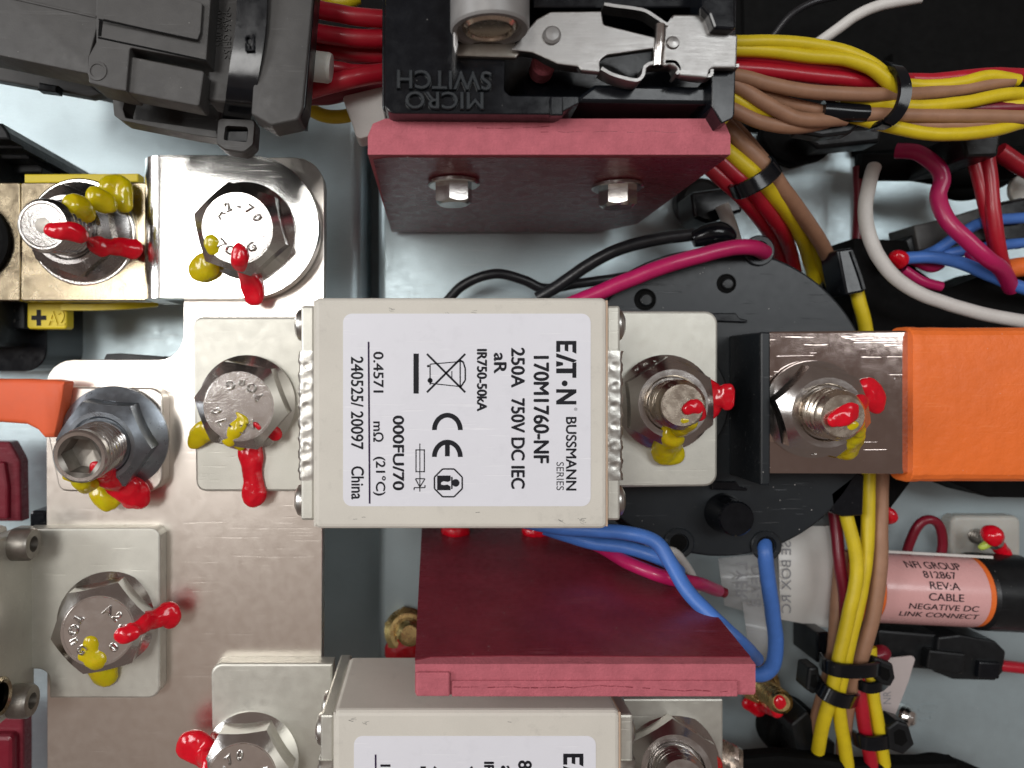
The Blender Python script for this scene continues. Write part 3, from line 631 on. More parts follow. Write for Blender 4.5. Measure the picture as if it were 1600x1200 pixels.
# left fuse: only its blade and the end plate with screws are in view
t = Thing('fuse', 'fuse at the lower left edge showing only a blade and a screwed end plate', 'fuse', P(40, 980, 20), 'square bodied fuses')
t.add('blade', slab(fillet([(40, 826), (250, 825), (250, 1091), (77, 1091), (77, 1046), (40, 1046)], [0, 15, 18, 3, 20, 0]), 25.06, 28, 0.4), M_['tin'])
xw = P(50, 0, 28).x; yw = lambda py, z=28: P(0, py, z).y
ep = t.add('end_plate', box(xw-2.5, xw, yw(1092), yw(822), 27.0, 41, 0.5), M_['tin'])
t.add('body', box(xw-30, xw-2.6, yw(1100), yw(815), 30, 41.5, 0.8), M_['ceramic'])
for py, zz in ((850, 33), (1095, 33.4)):
    M = frame((xw, yw(py, zz), zz), (1, 0, 0), 0.4)
    s = t.add('screw', lathe([(2.6, 0), (2.6, 2.5), (2.3, 3.0), (1.25, 3.05), (1.0, 1.6)], 32, M=M), M_['gunmetal'], parent=ep, sharp=50)
t.add('eyelet', lathe([(2.2, 0), (2.2, .7), (2.6, 1.0), (3.0, .7), (3.0, 0)], 32, M=frame((xw, yw(1090, 38), 38), (1, 0, 0))), M_['brassy'], parent=ep)
single('spacer_block', 'black block behind the left fuse, beside its upper screw', 'spacer', slab(rr(46, 798, 72, 876, 7), 15, 24.5, 0.4), M_['blkg'])
t = Thing('insulator_strip', 'maroon insulator strip under the orange sleeve at the left edge', 'insulator', P(10, 760, 0))
t.add('plate', slab(fillet([(-90, 690), (14, 690), (30, 720), (32, 815), (-90, 815)], [0, 6, 20, 0, 0]), 9, 12, 0.5), M_['maroon'])
t.add('raised_edge', slab(fillet([(-90, 722), (6, 722), (12, 760), (12, 812), (-90, 812)], 4), 12.02, 13, 0.6), M_['redd'])
t = Thing('insulator_strip', 'maroon insulator strip at the bottom left corner below the screwed end plate', 'insulator', P(10, 1180, 0))
t.add('plate', slab(rr(-90, 1120, 36, 1300, 5), 9, 12, 0.5), M_['maroon'])
t.add('raised_edge', slab(rr(-90, 1150, 20, 1300, 8), 12.02, 14, 0.8), M_['redd'])

# ---------------------------------------------------------------- sleeved busbars
def sleeve_sections(xs, z0, z1, y_top, y_bot, rad):
    """rounded box section along x; xs in px at z1, y edges in px at z1 (callables of px)"""
    rings = []
    for px, sc in xs:
        x = P(px, 0, z1).x; ya = P(0, y_bot(px), z1).y; yb = P(0, y_top(px), z1).y; cy = (ya+yb)/2; cz = (z0+z1)/2
        sec = fillet([(ya, z0), (yb, z0), (yb, z1), (ya, z1)], rad, 4)
        rings.append([(x, cy+(a-cy)*sc, cz+(b-cz)*sc) for a, b in sec])
    return loft(rings)
t = Thing('sleeved_busbar', 'polished busbar end bolted to the contactor with a wide orange sleeve', 'busbar', P(1400, 630, 26), 'orange sleeved busbars')
t.add('bar', slab(fillet([(1199, 518), (1460, 516), (1450, 741), (1197, 740)], [8, 0, 0, 8]), 25.5, 30, 0.35, seg=3), M_['mirror'])
t.add('sleeve', sleeve_sections([(1427, .985), (1429, 1.0), (1442, 1.0), (1446, .992), (1468, .996), (1500, .99), (1560, .993), (1700, .995)], 24.6, 31.4,
      lambda x: 508 if x < 1425 else 509.5, lambda x: 755 if x < 1425 else 756, 2.2), M_['orange'])
t = Thing('sleeved_busbar', 'coral orange sleeve with a plain bolted end plate at the left edge', 'busbar', P(60, 650, 28), 'orange sleeved busbars')
t.add('bar', slab(fillet([(60, 604), (254, 606), (254, 768), (92, 768)], [0, 20, 24, 16]), 25.06, 28.2, 0.3), M_['bus'])
rings = []
for px, yt, yb in ((-120, 589, 661), (0, 592, 660), (40, 592, 663), (58, 593, 672), (68, 593, 684), (84, 593, 684), (90, 594, 660), (96, 595, 630), (100, 596, 602)):
    z1 = 31.5; x = P(px, 0, z1).x; ya, yb_ = P(0, yb, z1).y, P(0, yt, z1).y
    rings.append([(x, a, b) for a, b in fillet([(ya, 28.3), (yb_, 28.3), (yb_, z1), (ya, z1)], 0.8, 4)])
t.add('sleeve', loft(rings), M_['orangel'], sharp=50)

# ---------------------------------------------------------------- red laminate plates (upright L brackets)
def cracked_edge(M, x0, x1, y, z, bm, seed, w=0.12):
    rs = random.Random(seed); n = int(abs(x1-x0)/1.1); yy = y
    for i in range(n):
        a = x0+(x1-x0)*i/n; b = x0+(x1-x0)*(i+.9)/n; y2 = yy+rs.uniform(-.14, .14)
        if rs.random() < .8:
            q = [bm.verts.new(v) for v in ((a, yy, z), (b, y2, z), (b, y2+w*rs.uniform(.4, 1), z), (a, yy+w*rs.uniform(.4, 1), z))]; bm.faces.new(q)
        yy = y2
ZP = 55.0
# upper plate: y front face -> py 243 at top
t = Thing('insulating_plate', 'upright red laminate plate carrying the micro switch, two small bolts through it', 'plate', P(860, 300, 3), 'red laminate plates')
out = P2([(574, 236), (573, 212), (602, 181), (1138, 188), (1146, 202), (1142, 250), (590, 243)], ZP)
yF = P(0, 243, ZP).y; xa, xb = P(574, 0, ZP).x, P(1142, 0, ZP).x; yBk = P(0, 184, ZP).y
def plate_profile():
    # outline in the x-z plane: right lower corner cut off
    return [(xa, 3), (33, 3), (xb, 11), (xb, ZP), (xa, ZP)]
def upright(prof, y0, y1, bev):
    b = prism([(p[0], p[1]) for p in prof], 0, y1-y0, 0)
    # local (x, z, w): w runs from y1 towards y0
    M = Matrix(((1, 0, 0, 0), (0, 0, -1, y1), (0, 1, 0, 0), (0, 0, 0, 1)))
    bmesh.ops.transform(b, matrix=M, verts=b.verts)
    bmesh.ops.recalc_face_normals(b, faces=b.faces); return b
core = upright([(xa+.06, 3.05), (33, 3.05), (xb-.06, 11), (xb-.06, ZP), (xa+.06, ZP)], yF+.12, yBk-.12, 0)
es = [e for e in core.edges if abs(e.verts[0].co.z-e.verts[1].co.z) > 20 and max(v.co.y for v in e.verts) > yBk-1]
bmesh.ops.bevel(core, geom=es, offset=2.2, segments=2, profile=.5, affect='EDGES')
t.add('core', core, M_['pink'])
t.add('front_face', upright([(xa, 3), (33, 3), (xb, 11), (xb-.1, ZP-1.6), (xb-1.4, ZP-.9), (xa+2.6, ZP-.9), (xa+.6, ZP-1.9)], yF, yF+.118, 0), M_['maroon'])
t.add('foot', box(xa, xb-3, yBk-.1, yBk+10, 3, 8, .4), M_['maroon'])
b = bmesh.new(); cracked_edge(None, P(745, 0, ZP).x, P(860, 0, ZP).x, P(0, 200, ZP).y, ZP+.01, b, 3, .09); cracked_edge(None, P(845, 0, ZP).x, P(1060, 0, ZP).x, P(0, 207, ZP).y, ZP+.01, b, 5, .07)
t.add('crack', b, M_['maroon'])
for px, py, lab in ((712, 283, 'left'), (968, 288, 'right')):
    # bolt sits on the front face (normal -y)
    zz = D-yF*F/(NY-py)
    M = frame((P(px-3, py, zz).x, yF, zz), (0, -1, 0), 0.25 if lab == 'left' else 0.75)
    s = Thing('hex_bolt', 'small flanged bolt in the upper red plate, the %s of the two' % lab, 'bolt', (P(px, py, zz).x, yF, zz), 'small bolts in the red plate')
    s.add('washer', lathe([(3.7, .02), (3.8, .2), (3.8, .6), (3.6, .75), (1.5, .75)], 36, M=M), M_['steel'])
    s.add('head', hexhead(4.8, .7, 3.5, M=M, rin=2.1), M_['steel'], sharp=20)
# lower plate
t = Thing('insulating_plate', 'upright red laminate plate below the middle fuse, dark glossy face and split pink edge', 'plate', P(900, 950, 3), 'red laminate plates')
y1 = P(0, 1036, ZP).y; y0 = P(0, 1088, ZP).y; xa, xb = P(648, 0, ZP).x, P(1181, 0, ZP).x
b = upright([(xa+.05, 3.05), (xb-.05, 3.05), (xb-.05, ZP), (xa+.05, ZP)], y0, y1-.12, 0)
es = [e for e in b.edges if e.verts[0].co.z > ZP-.1 and e.verts[1].co.z > ZP-.1 and max(v.co.y for v in e.verts) < y0+.1 or (abs(e.verts[0].co.z-e.verts[1].co.z) > 20 and max(v.co.y for v in e.verts) < y0+.1)]
bmesh.ops.bevel(b, geom=es, offset=.5, segments=2, profile=.5, affect='EDGES')
def lean(b):      # the plate leans back: its foot stands further in than its top edge
    for v in b.verts: v.co.y += (ZP-v.co.z)*7.0/52
    return b
t.add('core', lean(b), M_['pink'])
t.add('front_face', lean(upright([(xa, 3), (xb, 3), (xb, ZP-1.6), (xa+12, ZP-1.9), (xa+2, ZP-1.6), (xa, ZP-.8)], y1-.118, y1, 0)), M_['maroon'])
# the upper ply stands a little proud: a raw strip along the edge with a split in it
t.add('edge_ply', box(P(706, 0, ZP).x, P(1151, 0, ZP).x, y0+.1, P(0, 1062, ZP).y, ZP+.005, ZP+.35, .12), M_['pink'])
t.add('edge_ply', box(P(650, 0, ZP).x, P(703, 0, ZP).x, y0+.2, P(0, 1048, ZP).y, ZP+.005, ZP+.6, .25), M_['pink'])
b = bmesh.new(); cracked_edge(None, P(708, 0, ZP).x, P(1150, 0, ZP).x, P(0, 1072, ZP).y, ZP+.36, b, 11, .12); t.add('crack', b, M_['maroon'])
for px, lab in ((710, 'left'), (835, 'right')):
    single('paint_drop', 'red paint drop peeking out under the middle fuse, the %s of the two' % lab, 'paint drop', blob_bm([[(px-10, 829, 8, 1.1), (px, 830, 8.5, 1.5), (px+12, 829, 8, 1.3)], [(px, 832, 8, 1.2), (px+2, 838, 8.6, .8)]]), M_['rpaint'], 'red paint drops on the lower red plate', sharp=80)

# ---------------------------------------------------------------- round contactor on the right
zc = 20.0; cc = P(1127, 629, zc); rc = 241*(D-zc)/F
t = Thing('contactor', 'large round black contactor behind the right end of the middle fuse', 'contactor', (cc.x, cc.y, 0))
T_ = Matrix.Translation((cc.x, cc.y, 0))
t.add('can', lathe([(rc-3, 0), (rc-3, 10)], 96, M=T_), M_['blk'])
t.add('lower_rim', lathe([(rc+.6, 9), (rc+.9, 9.3), (rc+.9, 13.6), (rc+.6, 14)], 110, M=T_), M_['disc'])
top = circ(cc.x, cc.y, rc, 120)
t.add('cover', prism(top, 14.05, zc, 0.45), M_['disc'])
for px, py, r in ((1008, 468, 1.75), (1135, 443, 1.55)):
    c = P(px, py, zc)
    k = t.add('recess', lathe([(r*1.12, .01), (r*1.1, .14), (r*.95, .16), (r*.9, .02)], 32, M=frame(c)), M_['blkm'])  # flat black disc paints the shade of a hollow
    t.add('pin', lathe([(r*.62, .02), (r*.62, .5), (r*.5, .62), (r*.15, .62)], 28, M=frame(c+Vector((.1, -.1, 0)))), M_['blk'], parent=k)
t.add('boss', lathe([(3.5, 0), (3.4, .5), (3.0, 5.3), (2.75, 5.6), (.4, 5.6)], 40, M=frame(P(1131, 801, zc))), M_['blkg'])
for px, py, a in ((1185, 392, 40), (1060, 848, -60), (1196, 852, -70)):
    c = P(px, py, zc)
    k = t.add('wire_gland', lathe([(2.7, 0), (2.7, .4), (2.5, .55), (1.75, .5), (1.6, .05)], 32, M=frame(c)), M_['disc'])
    t.add('hole', lathe([(1.6, .03), (1.5, .06)], 24, M=frame(c)), M_['blkm'], parent=k)  # no real opening: black disc stands in for the shade inside
c0 = P(1140, 522, zc); wx = c0.x
yA, yB = P(0, 520, 30).y, P(0, 755, 30).y
t.add('barrier', box(wx, wx+1.6, yB, yA, zc, 32.4, 0.3), M_['disc'])
for y_ in (494, 757): t.add('latch_slot', slab([(1112, y_-5), (1150, y_-5), (1156, y_+3), (1168, y_+6), (1168, y_+10), (1112, y_+8)], zc+.05, zc+.7, .2), M_['blkg'])
t.add('post_pad', slab(circ(1040, 628, 100, 48), zc+.05, 24.2, .3), M_['blk'])
t.add('post_pad', slab(circ(1275, 632, 92, 48), zc+.05, 25.4, .3), M_['blk'])
single('second_contactor', 'flat black flange at the right edge under the orange busbar and white wire', 'contactor',
       slab(fillet([(1334, 372), (1418, 376), (1432, 420), (1480, 452), (1560, 420), (1760, 420), (1760, 780), (1545, 777), (1482, 752), (1424, 752), (1388, 800), (1352, 850), (1330, 700)], [2, 4, 10, 20, 10, 0, 0, 20, 10, 2, 4, 4, 0]), 0, 11, .8), M_['blkm'])
# ---------------------------------------------------------------- micro switch on the upper plate
t = Thing('micro_switch', 'black snap switch with raised lettering and a steel roller lever, upside down at the top', 'switch', P(870, 90, 40))
bd = t.add('body', slab(fillet([(597, -90), (597, 177), (880, 178), (905, 164), (1116, 164), (1148, 188), (1154, -90)], [0, 12, 2, 2, 2, 6, 0]), 30, 50, 0.5), M_['blkg'])
t.add('front_cover', slab(fillet([(603, -90), (601, 177), (872, 179), (905, 161), (905, 150), (797, 149), (788, 141), (789, 84), (765, 60), (765, -90)], [0, 16, 3, 2, 2, 8, 8, 4, 4, 0]), 50.02, 58, 0.35, seg=3), M_['blkg'])
t.add('rib', slab(rr(860, 150, 880, 180, 2), 57.5, 58.5, .3), M_['blkg'])
t.add('rail', slab(fillet([(905, 150), (930, 131), (1120, 135), (1120, 163), (905, 160)], [0, 6, 0, 0, 0]), 50.02, 56.5, 0.8, seg=3), M_['blkg'])
t.add('end_block', slab(fillet([(1111, 112), (1150, 104), (1147, 184), (1128, 193), (1112, 166)], [3, 2, 10, 2, 2]), 50.02, 58, 0.5), M_['blkg'])
t.add('top_block', slab(rr(832, -90, 1122, 12, 3), 50.02, 57, .4), M_['blkg'])
t.add('top_block', slab(fillet([(1096, -90), (1150, -90), (1150, 46), (1116, 44), (1108, 22), (1096, 10)], [0, 0, 4, 4, 4, 0]), 57.02, 61, .4), M_['blkg'])
t.add('plunger', lathe([(1.6, 0), (1.6, 2.6), (1.3, 3.0), (.2, 3.0)], 28, M=frame(P(845, 112, 51))), M_['pink'])
t.add('lettering', text_bm('SWITCH', (620, 110, 768, 141), 58.0, 180, th=.5, bev=.03, skew=.02), M_['disc'], parent=bd, sharp=50)  # lighter plastic than the cover, standing in for glints on the letters
t.add('lettering', text_bm('MICRO', (633, 144, 756, 172), 58.0, 180, th=.5, bev=.03, skew=.01), M_['disc'], parent=bd, sharp=50)
lv = t.add('lever', slab(fillet([(798, 78), (812, 61), (838, 30), (860, 18), (940, 17), (943, 38), (1024, 58), (1024, 75), (948, 86), (937, 94), (938, 113), (908, 110), (903, 104), (872, 100), (852, 91), (832, 82)], [2, 3, 8, 8, 3, 5, 3, 3, 10, 8, 3, 3, 4, 12, 10, 8]), 58.6, 59.5, .3, seg=3), M_['spring'])
bk = t.add('lever_bracket', slab(fillet([(1037, 46), (1052, 22), (1108, 22), (1112, 50), (1153, 54), (1151, 106), (1110, 106), (1106, 122), (1062, 118), (1058, 106), (1046, 101), (1037, 104)], [4, 4, 3, 6, 3, 3, 6, 4, 4, 8, 6, 3]), 58.6, 59.5, .3, seg=3), M_['spring'])
def pz(l, z): return [Vector(P(a, b, z)) for a, b in l]
def cm(l, z, per=8): return [Vector(P(a[0], a[1], z)) for a in catmull(l, per)]
t.add('flange_strip', ribbon3(cm([(941, 13), (960, 16), (1000, 22), (1022, 34), (1038, 44), (1046, 36)], 58.5), (0, 0, 2.2), .38), M_['spring'], parent=lv, sharp=50)
t.add('flange_strip', ribbon3(cm([(936, 113), (952, 122), (975, 129), (992, 131), (1000, 124), (1004, 110), (1018, 104), (1036, 103), (1050, 104), (1056, 114), (1052, 122)], 58.2), (0, 0, 2.6), .38), M_['spring'], parent=lv, sharp=50)
t.add('flange_strip', ribbon3(cm([(800, 80), (835, 84), (856, 95), (876, 103), (906, 107)], 58.3), (0, 0, 1.8), .4), M_['spring'], parent=lv, sharp=50)
t.add('flange_strip', ribbon3(cm([(1060, 116), (1080, 121), (1106, 122), (1112, 108), (1150, 107)], 58.3), (0, 0, 1.8), .4), M_['spring'], parent=bk, sharp=50)
t.add('hinge_pin', wire_bm([(1031, 40, 59), (1029, 70, 59.2), (1026, 103, 59)], .75), M_['steel'], parent=lv)
t.add('rivet', lathe([(1.15, 0), (1.1, .35), (.8, .6), (.1, .7)], 28, M=frame(P(862, 56, 59.5))), M_['grey'], parent=lv)
t.add('dimple', lathe([(.85, 0), (.7, .3), (.1, .42)], 24, M=frame(P(1051, 67, 59.5))), M_['spring'], parent=bk)
yr = P(0, 50, 62).y
M = frame((P(765, 50, 62).x, yr, 62.2), (0, -1, 0))
rl = t.add('roller', lathe([(4.7, -22), (4.7, -.3), (4.5, 0), (3.9, 0), (3.6, -.5), (3.3, -.6)], 56, M=M), M_['grey'])
t.add('roller_pin', lathe([(3.3, -1.5), (3.3, -.4), (2.9, 0), (2.6, 0), (2.45, -.25), (.2, -.25)], 44, M=M), M_['steelw'], parent=rl)
t.add('roller_fork', slab([(716, 66), (804, 66), (815, 80), (806, 90), (710, 87)], 58.05, 58.8, .2), M_['gunmetal'], parent=rl)
t.add('roller_fork', slab([(708, -60), (714, -60), (716, 70), (712, 86), (708, 70)], 56.6, 62, .2), M_['spring'], parent=rl)

# ---------------------------------------------------------------- big grey connector at the top left
t = Thing('connector_housing', 'large charcoal plug connector lying slanted at the top left corner', 'connector', P(250, 80, 20))
t.add('barrel', slab(fillet([(-120, -120), (158, -120), (158, 20), (139, 90), (141, 116), (-120, 62)], 2), 45.5, 51, 4.8, seg=6), M_['gry'])
t.add('seam_rib', slab([(-120, -38), (150, 24), (150, 28), (-120, -33)], 50.6, 51.2, .1), M_['gry'])
t.add('ledge', slab([(-120, 62), (141, 118), (141, 124), (-120, 72)], 40, 42, .3), M_['gry'])
t.add('side_rail', slab([(-120, 80), (0, 101), (138, 130), (160, 147), (140, 151), (-120, 104)], 26, 28, .3), M_['gry'])
t.add('side_rail', slab([(60, 128), (90, 133), (88, 144), (58, 140)], 28.1, 30, .3), M_['blk'])
bl = t.add('latch_housing', slab(fillet([(150, -120), (338, -120), (322, 96), (203, 74), (197, 142), (178, 139), (138, 129), (138, 88), (150, 66)], [0, 0, 3, 4, 2, 3, 5, 3, 3]), 48.5, 54, .5), M_['gry'])
t.add('slot', slab([(155, 30), (161, 31), (158, 57), (153, 56)], 54.005, 54.03), M_['blkm'], parent=bl)  # thin black patch, the shade in the slot given as colour
t.add('latch_tongue', slab(fillet([(160, 29), (308, 63), (313, 50), (316, 5), (312, 3), (232, -18), (180, -30)], [1, 4, 3, 4, 2, 2, 0]), 54.01, 54.6, .25), M_['gry'], parent=bl)
t.add('groove', slab([(154, 29), (309, 61.5), (308, 64), (154, 31.5)], 54.61, 54.64), M_['blkm'], parent=bl)
t.add('groove', slab([(153, 57), (322, 93), (322, 96), (153, 60)], 54.01, 54.04), M_['blkm'], parent=bl)
t.add('lock_tab', slab(fillet([(200, 87), (319, 111), (311, 166), (194, 143)], [2, 4, 4, 2]), 49.5, 53.3, .5), M_['gry'])
t.add('moulding_mark', lathe([(1.3, 0), (1.25, .12), (.9, .14), (.85, .02), (.2, .03)], 24, M=frame(P(152, 111, 54))), M_['gry'])
t.add('wing', slab(fillet([(174, 137), (200, 141), (192, 170), (196, 184), (338, 204), (340, 216), (300, 210), (190, 188), (178, 180)], [2, 1, 4, 4, 2, 2, 2, 8, 4]), 42.5, 46, .4), M_['gry'])
t.add('wing_web', slab([(192, 143), (345, 165), (345, 214), (192, 187)], 38, 40, .3), M_['gry'])
t.add('core', slab([(-120, -120), (440, -120), (425, 100), (140, 66), (-120, 10)], 18, 47, 1), M_['gry'])
t.add('neck', slab(fillet([(332, -120), (428, -120), (408, 168), (324, 158)], [0, 0, 6, 6]), 46.5, 50.5, 2.5, seg=4), M_['gry'])
cl = t.add('rear_collar', slab(fillet([(412, -120), (500, -120), (473, 168), (466, 187), (424, 196), (392, 178)], [0, 0, 4, 8, 6, 6]), 50, 54.5, 1.6, seg=4), M_['gry'])
t.add('collar_rim', slab([(492, -120), (501, -120), (477, 166), (470, 184), (467, 160)], 50, 54.0, .3), M_['blk'], parent=cl)
t.add('lettering', text_bm('>PA66 GF15<', (349, 12, 361, 92), 50.52, -90, th=.16), M_['gry'], sharp=60)
t.add('lettering', text_bm('070S 085', (337, 16, 347, 72), 50.52, -90, th=.16), M_['gry'], sharp=60)
t.add('sealing_plug', lathe([(2.05, 0), (2.05, 3.2), (1.85, 3.6), (.3, 3.6)], 32, M=frame(P(478, 102, 47), (1, -.12, 0))), M_['nylon'])
t = Thing('cable_tie', 'broad black cable tie strapped round the charcoal connector, square head hanging below', 'cable tie', P(385, 120, 30))
def strap_loop():
    sec = []
    path = [P(398, -140, 55.4), P(396, -60, 55.3), P(393, 40, 55.0), P(383, 110, 54.6), P(377, 150, 53.2), P(372, 172, 50), P(369, 188, 46)]
    path = [Vector(p) for p in catmull([tuple(p) for p in path], 8)]
    W = 1.95
    return ribbon3(path, Vector((1, -.1, 0)).normalized()*W*2, .75)
sp = t.add('strap', strap_loop(), M_['blkg'])
t.add('lettering', text_bm('E2', (383, 54, 397, 80), 55.6, 90, th=.16, bev=.01), M_['blkg'], parent=sp, sharp=60)
ho = fillet([(340, 184), (399, 186), (396, 226), (382, 239), (350, 234), (337, 224)], [6, 6, 8, 12, 10, 8]); hi_ = fillet([(352, 196), (388, 198), (386, 222), (349, 219)], [5, 5, 3, 3])
def head_frame(z0, z1):
    o = P2(ho, z1); i = P2(hi_, z1)
    # resample both outlines to the same count
    def rs(pl, n, c):
        out = []
        for k in range(n):
            a = 2*math.pi*k/n; d = Vector((math.cos(a), math.sin(a))); best = None
            for j in range(len(pl)):
                p, q = Vector(pl[j])-c, Vector(pl[(j+1) % len(pl)])-c; e = q-p; den = d.x*e.y-d.y*e.x
                if abs(den) < 1e-9: continue
                s_ = (p.x*e.y-p.y*e.x)/den; u_ = (p.x*d.y-p.y*d.x)/den
                if s_ > 0 and -1e-6 <= u_ <= 1+1e-6 and (best is None or s_ < best): best = s_
            out.append(c+d*(best or 1))
        return out
    c = sum((Vector(p) for p in i), Vector((0, 0)))/len(i)
    O, I = rs(o, 64, c), rs(i, 64, c)
    mid = [a.lerp(b, .14) for a, b in zip(O, I)]
    return loft([[(p.x, p.y, z) for p in pl] for pl, z in ((O, z0), (O, z1-.35), (mid, z1), (I, z1), (I, z0))], cap=False)
t.add('head', head_frame(45, 48), M_['gry'])
t.add('pawl', slab(rr(350, 204, 388, 222, 2), 45.6, 47, .4), M_['blk'])
t.add('head_floor', slab(rr(345, 192, 392, 228, 3), 45.05, 45.5, .1), M_['blkm'])

# ---------------------------------------------------------------- wires
def wire(label, m, pts, r, z=None, group=None, name='wire', cat='wire', **k):
    return single(name, label, cat, wire_bm(pts, r, z, **k), M_[m], group, sharp=50)
G1 = 'red wires leaving the charcoal connector'
wire('topmost red wire between the charcoal connector and the switch', 'red', [(470, 10, 44), (520, 20, 44), (560, 27, 44), (640, 32, 43)], 1.25, group=G1)
wire('red wire between connector and switch, second from the top', 'red', [(470, 48, 43), (520, 56, 43), (560, 60, 43), (640, 62, 42)], 1.3, group=G1)
wire('red wire between connector and switch, third from the top, half in shade', 'red', [(470, 72, 40), (520, 78, 40), (560, 84, 40), (640, 88, 39)], 1.3, group=G1)
wire('red wire emerging from the white sealing plug', 'red', [(495, 103, 44), (530, 108, 43), (560, 112, 42), (640, 110, 41)], 1.0, group=G1)
wire('lowest red wire rising from the connector to the switch, shiny on top', 'red', [(466, 146, 42), (500, 136, 43), (545, 124, 44), (600, 112, 43), (650, 105, 42)], 1.35, group=G1)
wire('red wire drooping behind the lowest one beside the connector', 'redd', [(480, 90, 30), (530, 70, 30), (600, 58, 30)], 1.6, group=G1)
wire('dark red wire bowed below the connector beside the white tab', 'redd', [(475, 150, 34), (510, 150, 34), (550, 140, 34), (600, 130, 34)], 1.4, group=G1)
wire('yellow wire looping under the red wires beside the connector', 'yel', [(476, 158, 28), (488, 172, 28), (512, 182, 28), (545, 180, 28), (570, 168, 27)], 1.1)
wire('yellow wire crossing behind the topmost red wire at the upper edge', 'yel', [(490, -10, 34), (530, 5, 34), (560, -5, 34)], 1.2)
single('terminal_tab', 'white plastic tab below the red wires left of the switch', 'tab', slab(fillet([(534, 150), (610, 132), (606, 185), (580, 212), (558, 218), (549, 190)], [6, 2, 8, 6, 8, 14]), 36, 40, .8), M_['wht'])

G2 = 'wires of the bundle running right from the switch'
zb = 34
wire('uppermost yellow wire of the top right bundle, arching to the tie', 'yel', [(1120, 64, 38), (1160, 66, 38), (1210, 65, 38), (1265, 70, 38), (1320, 82, 38), (1362, 102, 38), (1402, 136, 37)], 1.0, group=G2)
wire('second yellow wire of the top right bundle, just under the uppermost', 'yel', [(1130, 78, 37.5), (1200, 80, 37.5), (1260, 88, 38), (1320, 94, 38.6), (1362, 108, 39), (1392, 133, 38.5), (1406, 148, 37)], 1.0, group=G2)
wire('upper red wire of the top right bundle', 'red', [(1110, 84, 36), (1190, 90, 36), (1260, 100, 36.4), (1330, 110, 36.4), (1375, 124, 36), (1420, 128, 35)], 1.1, group=G2)
wire('lower red wire of the top right bundle', 'red', [(1110, 106, 36.5), (1190, 110, 36.5), (1260, 117, 36.8), (1320, 124, 36.8), (1385, 134, 36)], 1.15, group=G2)
wire('darker red wire in the shade of the upper tan wire', 'redd', [(1130, 116, 35), (1230, 126, 35), (1320, 133, 35), (1400, 138, 34.5)], 1.1, group=G2)  # darker red than its neighbours: the shade is put into the colour
wire('long tan wire running through the tie at top right', 'tan', [(1110, 112, 37), (1155, 120, 37.5), (1200, 131, 38), (1260, 142, 38.5), (1330, 148, 38.5), (1400, 148, 37.5), (1470, 144, 36), (1530, 134, 35.5), (1580, 126, 35)], 1.05, group=G2)
wire('tan wire curving down to the black splice sleeve, upper one', 'tan', [(1120, 125, 36), (1170, 138, 36), (1220, 158, 36), (1260, 168, 36), (1290, 174, 36)], 1.0, group=G2)
wire('tan wire curving down to the black splice sleeve, lower one in front', 'tan', [(1115, 118, 36.6), (1160, 138, 37), (1200, 162, 37.4), (1240, 183, 37.4), (1275, 188, 37), (1320, 186, 36)], 1.1, group=G2)
wire('short yellow wire between the tan wires beside the switch', 'yel', [(1120, 140, 36), (1150, 156, 36), (1190, 176, 35.8), (1240, 190, 35)], 1.0, group=G2)
wire('lowest tan wire leaving the switch, swinging under the others', 'tan', [(1110, 152, 36), (1150, 174, 36), (1190, 191, 36), (1240, 198, 36), (1290, 192, 35)], 1.05, group=G2)
wire('yellow wire passing through the middle of the tie at top right', 'yel', [(1310, 155, 36.4), (1350, 160, 36.6), (1400, 165, 37), (1450, 166, 37), (1510, 160, 36.6), (1580, 147, 36), (1640, 150, 34)], 1.0, group=G2)
wire('yellow wire running along the red one right of the tie', 'yel', [(1405, 132, 35.6), (1450, 134, 35.8), (1500, 130, 35.8), (1545, 120, 35.6), (1590, 126, 35)], .95, group=G2)
wire('red wire at the top of the bundle right of the tie', 'red', [(1395, 124, 34.6), (1450, 125, 35), (1500, 121, 35), (1560, 116, 34.6), (1640, 120, 33)], 1.0, group=G2)
wire('tan wire coming out of the black splice sleeve and running to the right edge', 'tan', [(1340, 178, 37), (1390, 180, 37.2), (1450, 181, 37.2), (1530, 182, 37), (1660, 184, 36)], 1.05, group=G2)
wire('thin strip of tan wire below the splice wire right of the tie', 'tan', [(1390, 190, 36), (1450, 196, 36.2), (1510, 196, 36.2), (1580, 190, 36)], .95, group=G2)
wire('bottom yellow wire of the bundle sagging right of the tie', 'yel', [(1330, 182, 35.6), (1385, 196, 36.6), (1440, 208, 37), (1490, 211, 37), (1550, 205, 36.4), (1600, 190, 35.5), (1650, 180, 34)], 1.0, group=G2)
wire('dark red wire deep inside the bundle right of the tie', 'redd', [(1400, 172, 34.5), (1500, 172, 34.5), (1640, 168, 34.5)], 1.5, group=G2)
wire('greenish yellow wire at the right edge of the bundle', 'yel', [(1530, 166, 34.8), (1580, 164, 35), (1660, 162, 35)], .95, group=G2)
t = Thing('splice_sleeve', 'black shrink sleeve joining the tan wires at top right', 'sleeve', P(1320, 178, 34), None)
t.add('sleeve', wire_bm([(1284, 174, 36.6), (1320, 177, 36.8), (1354, 178, 36.8)], lambda s: 1.55-.25*s), M_['blkg'])
t.add('tail', slab(fillet([(1268, 178), (1352, 186), (1330, 208), (1285, 214), (1240, 206)], 5), 33, 35.5, .7), M_['blk'])
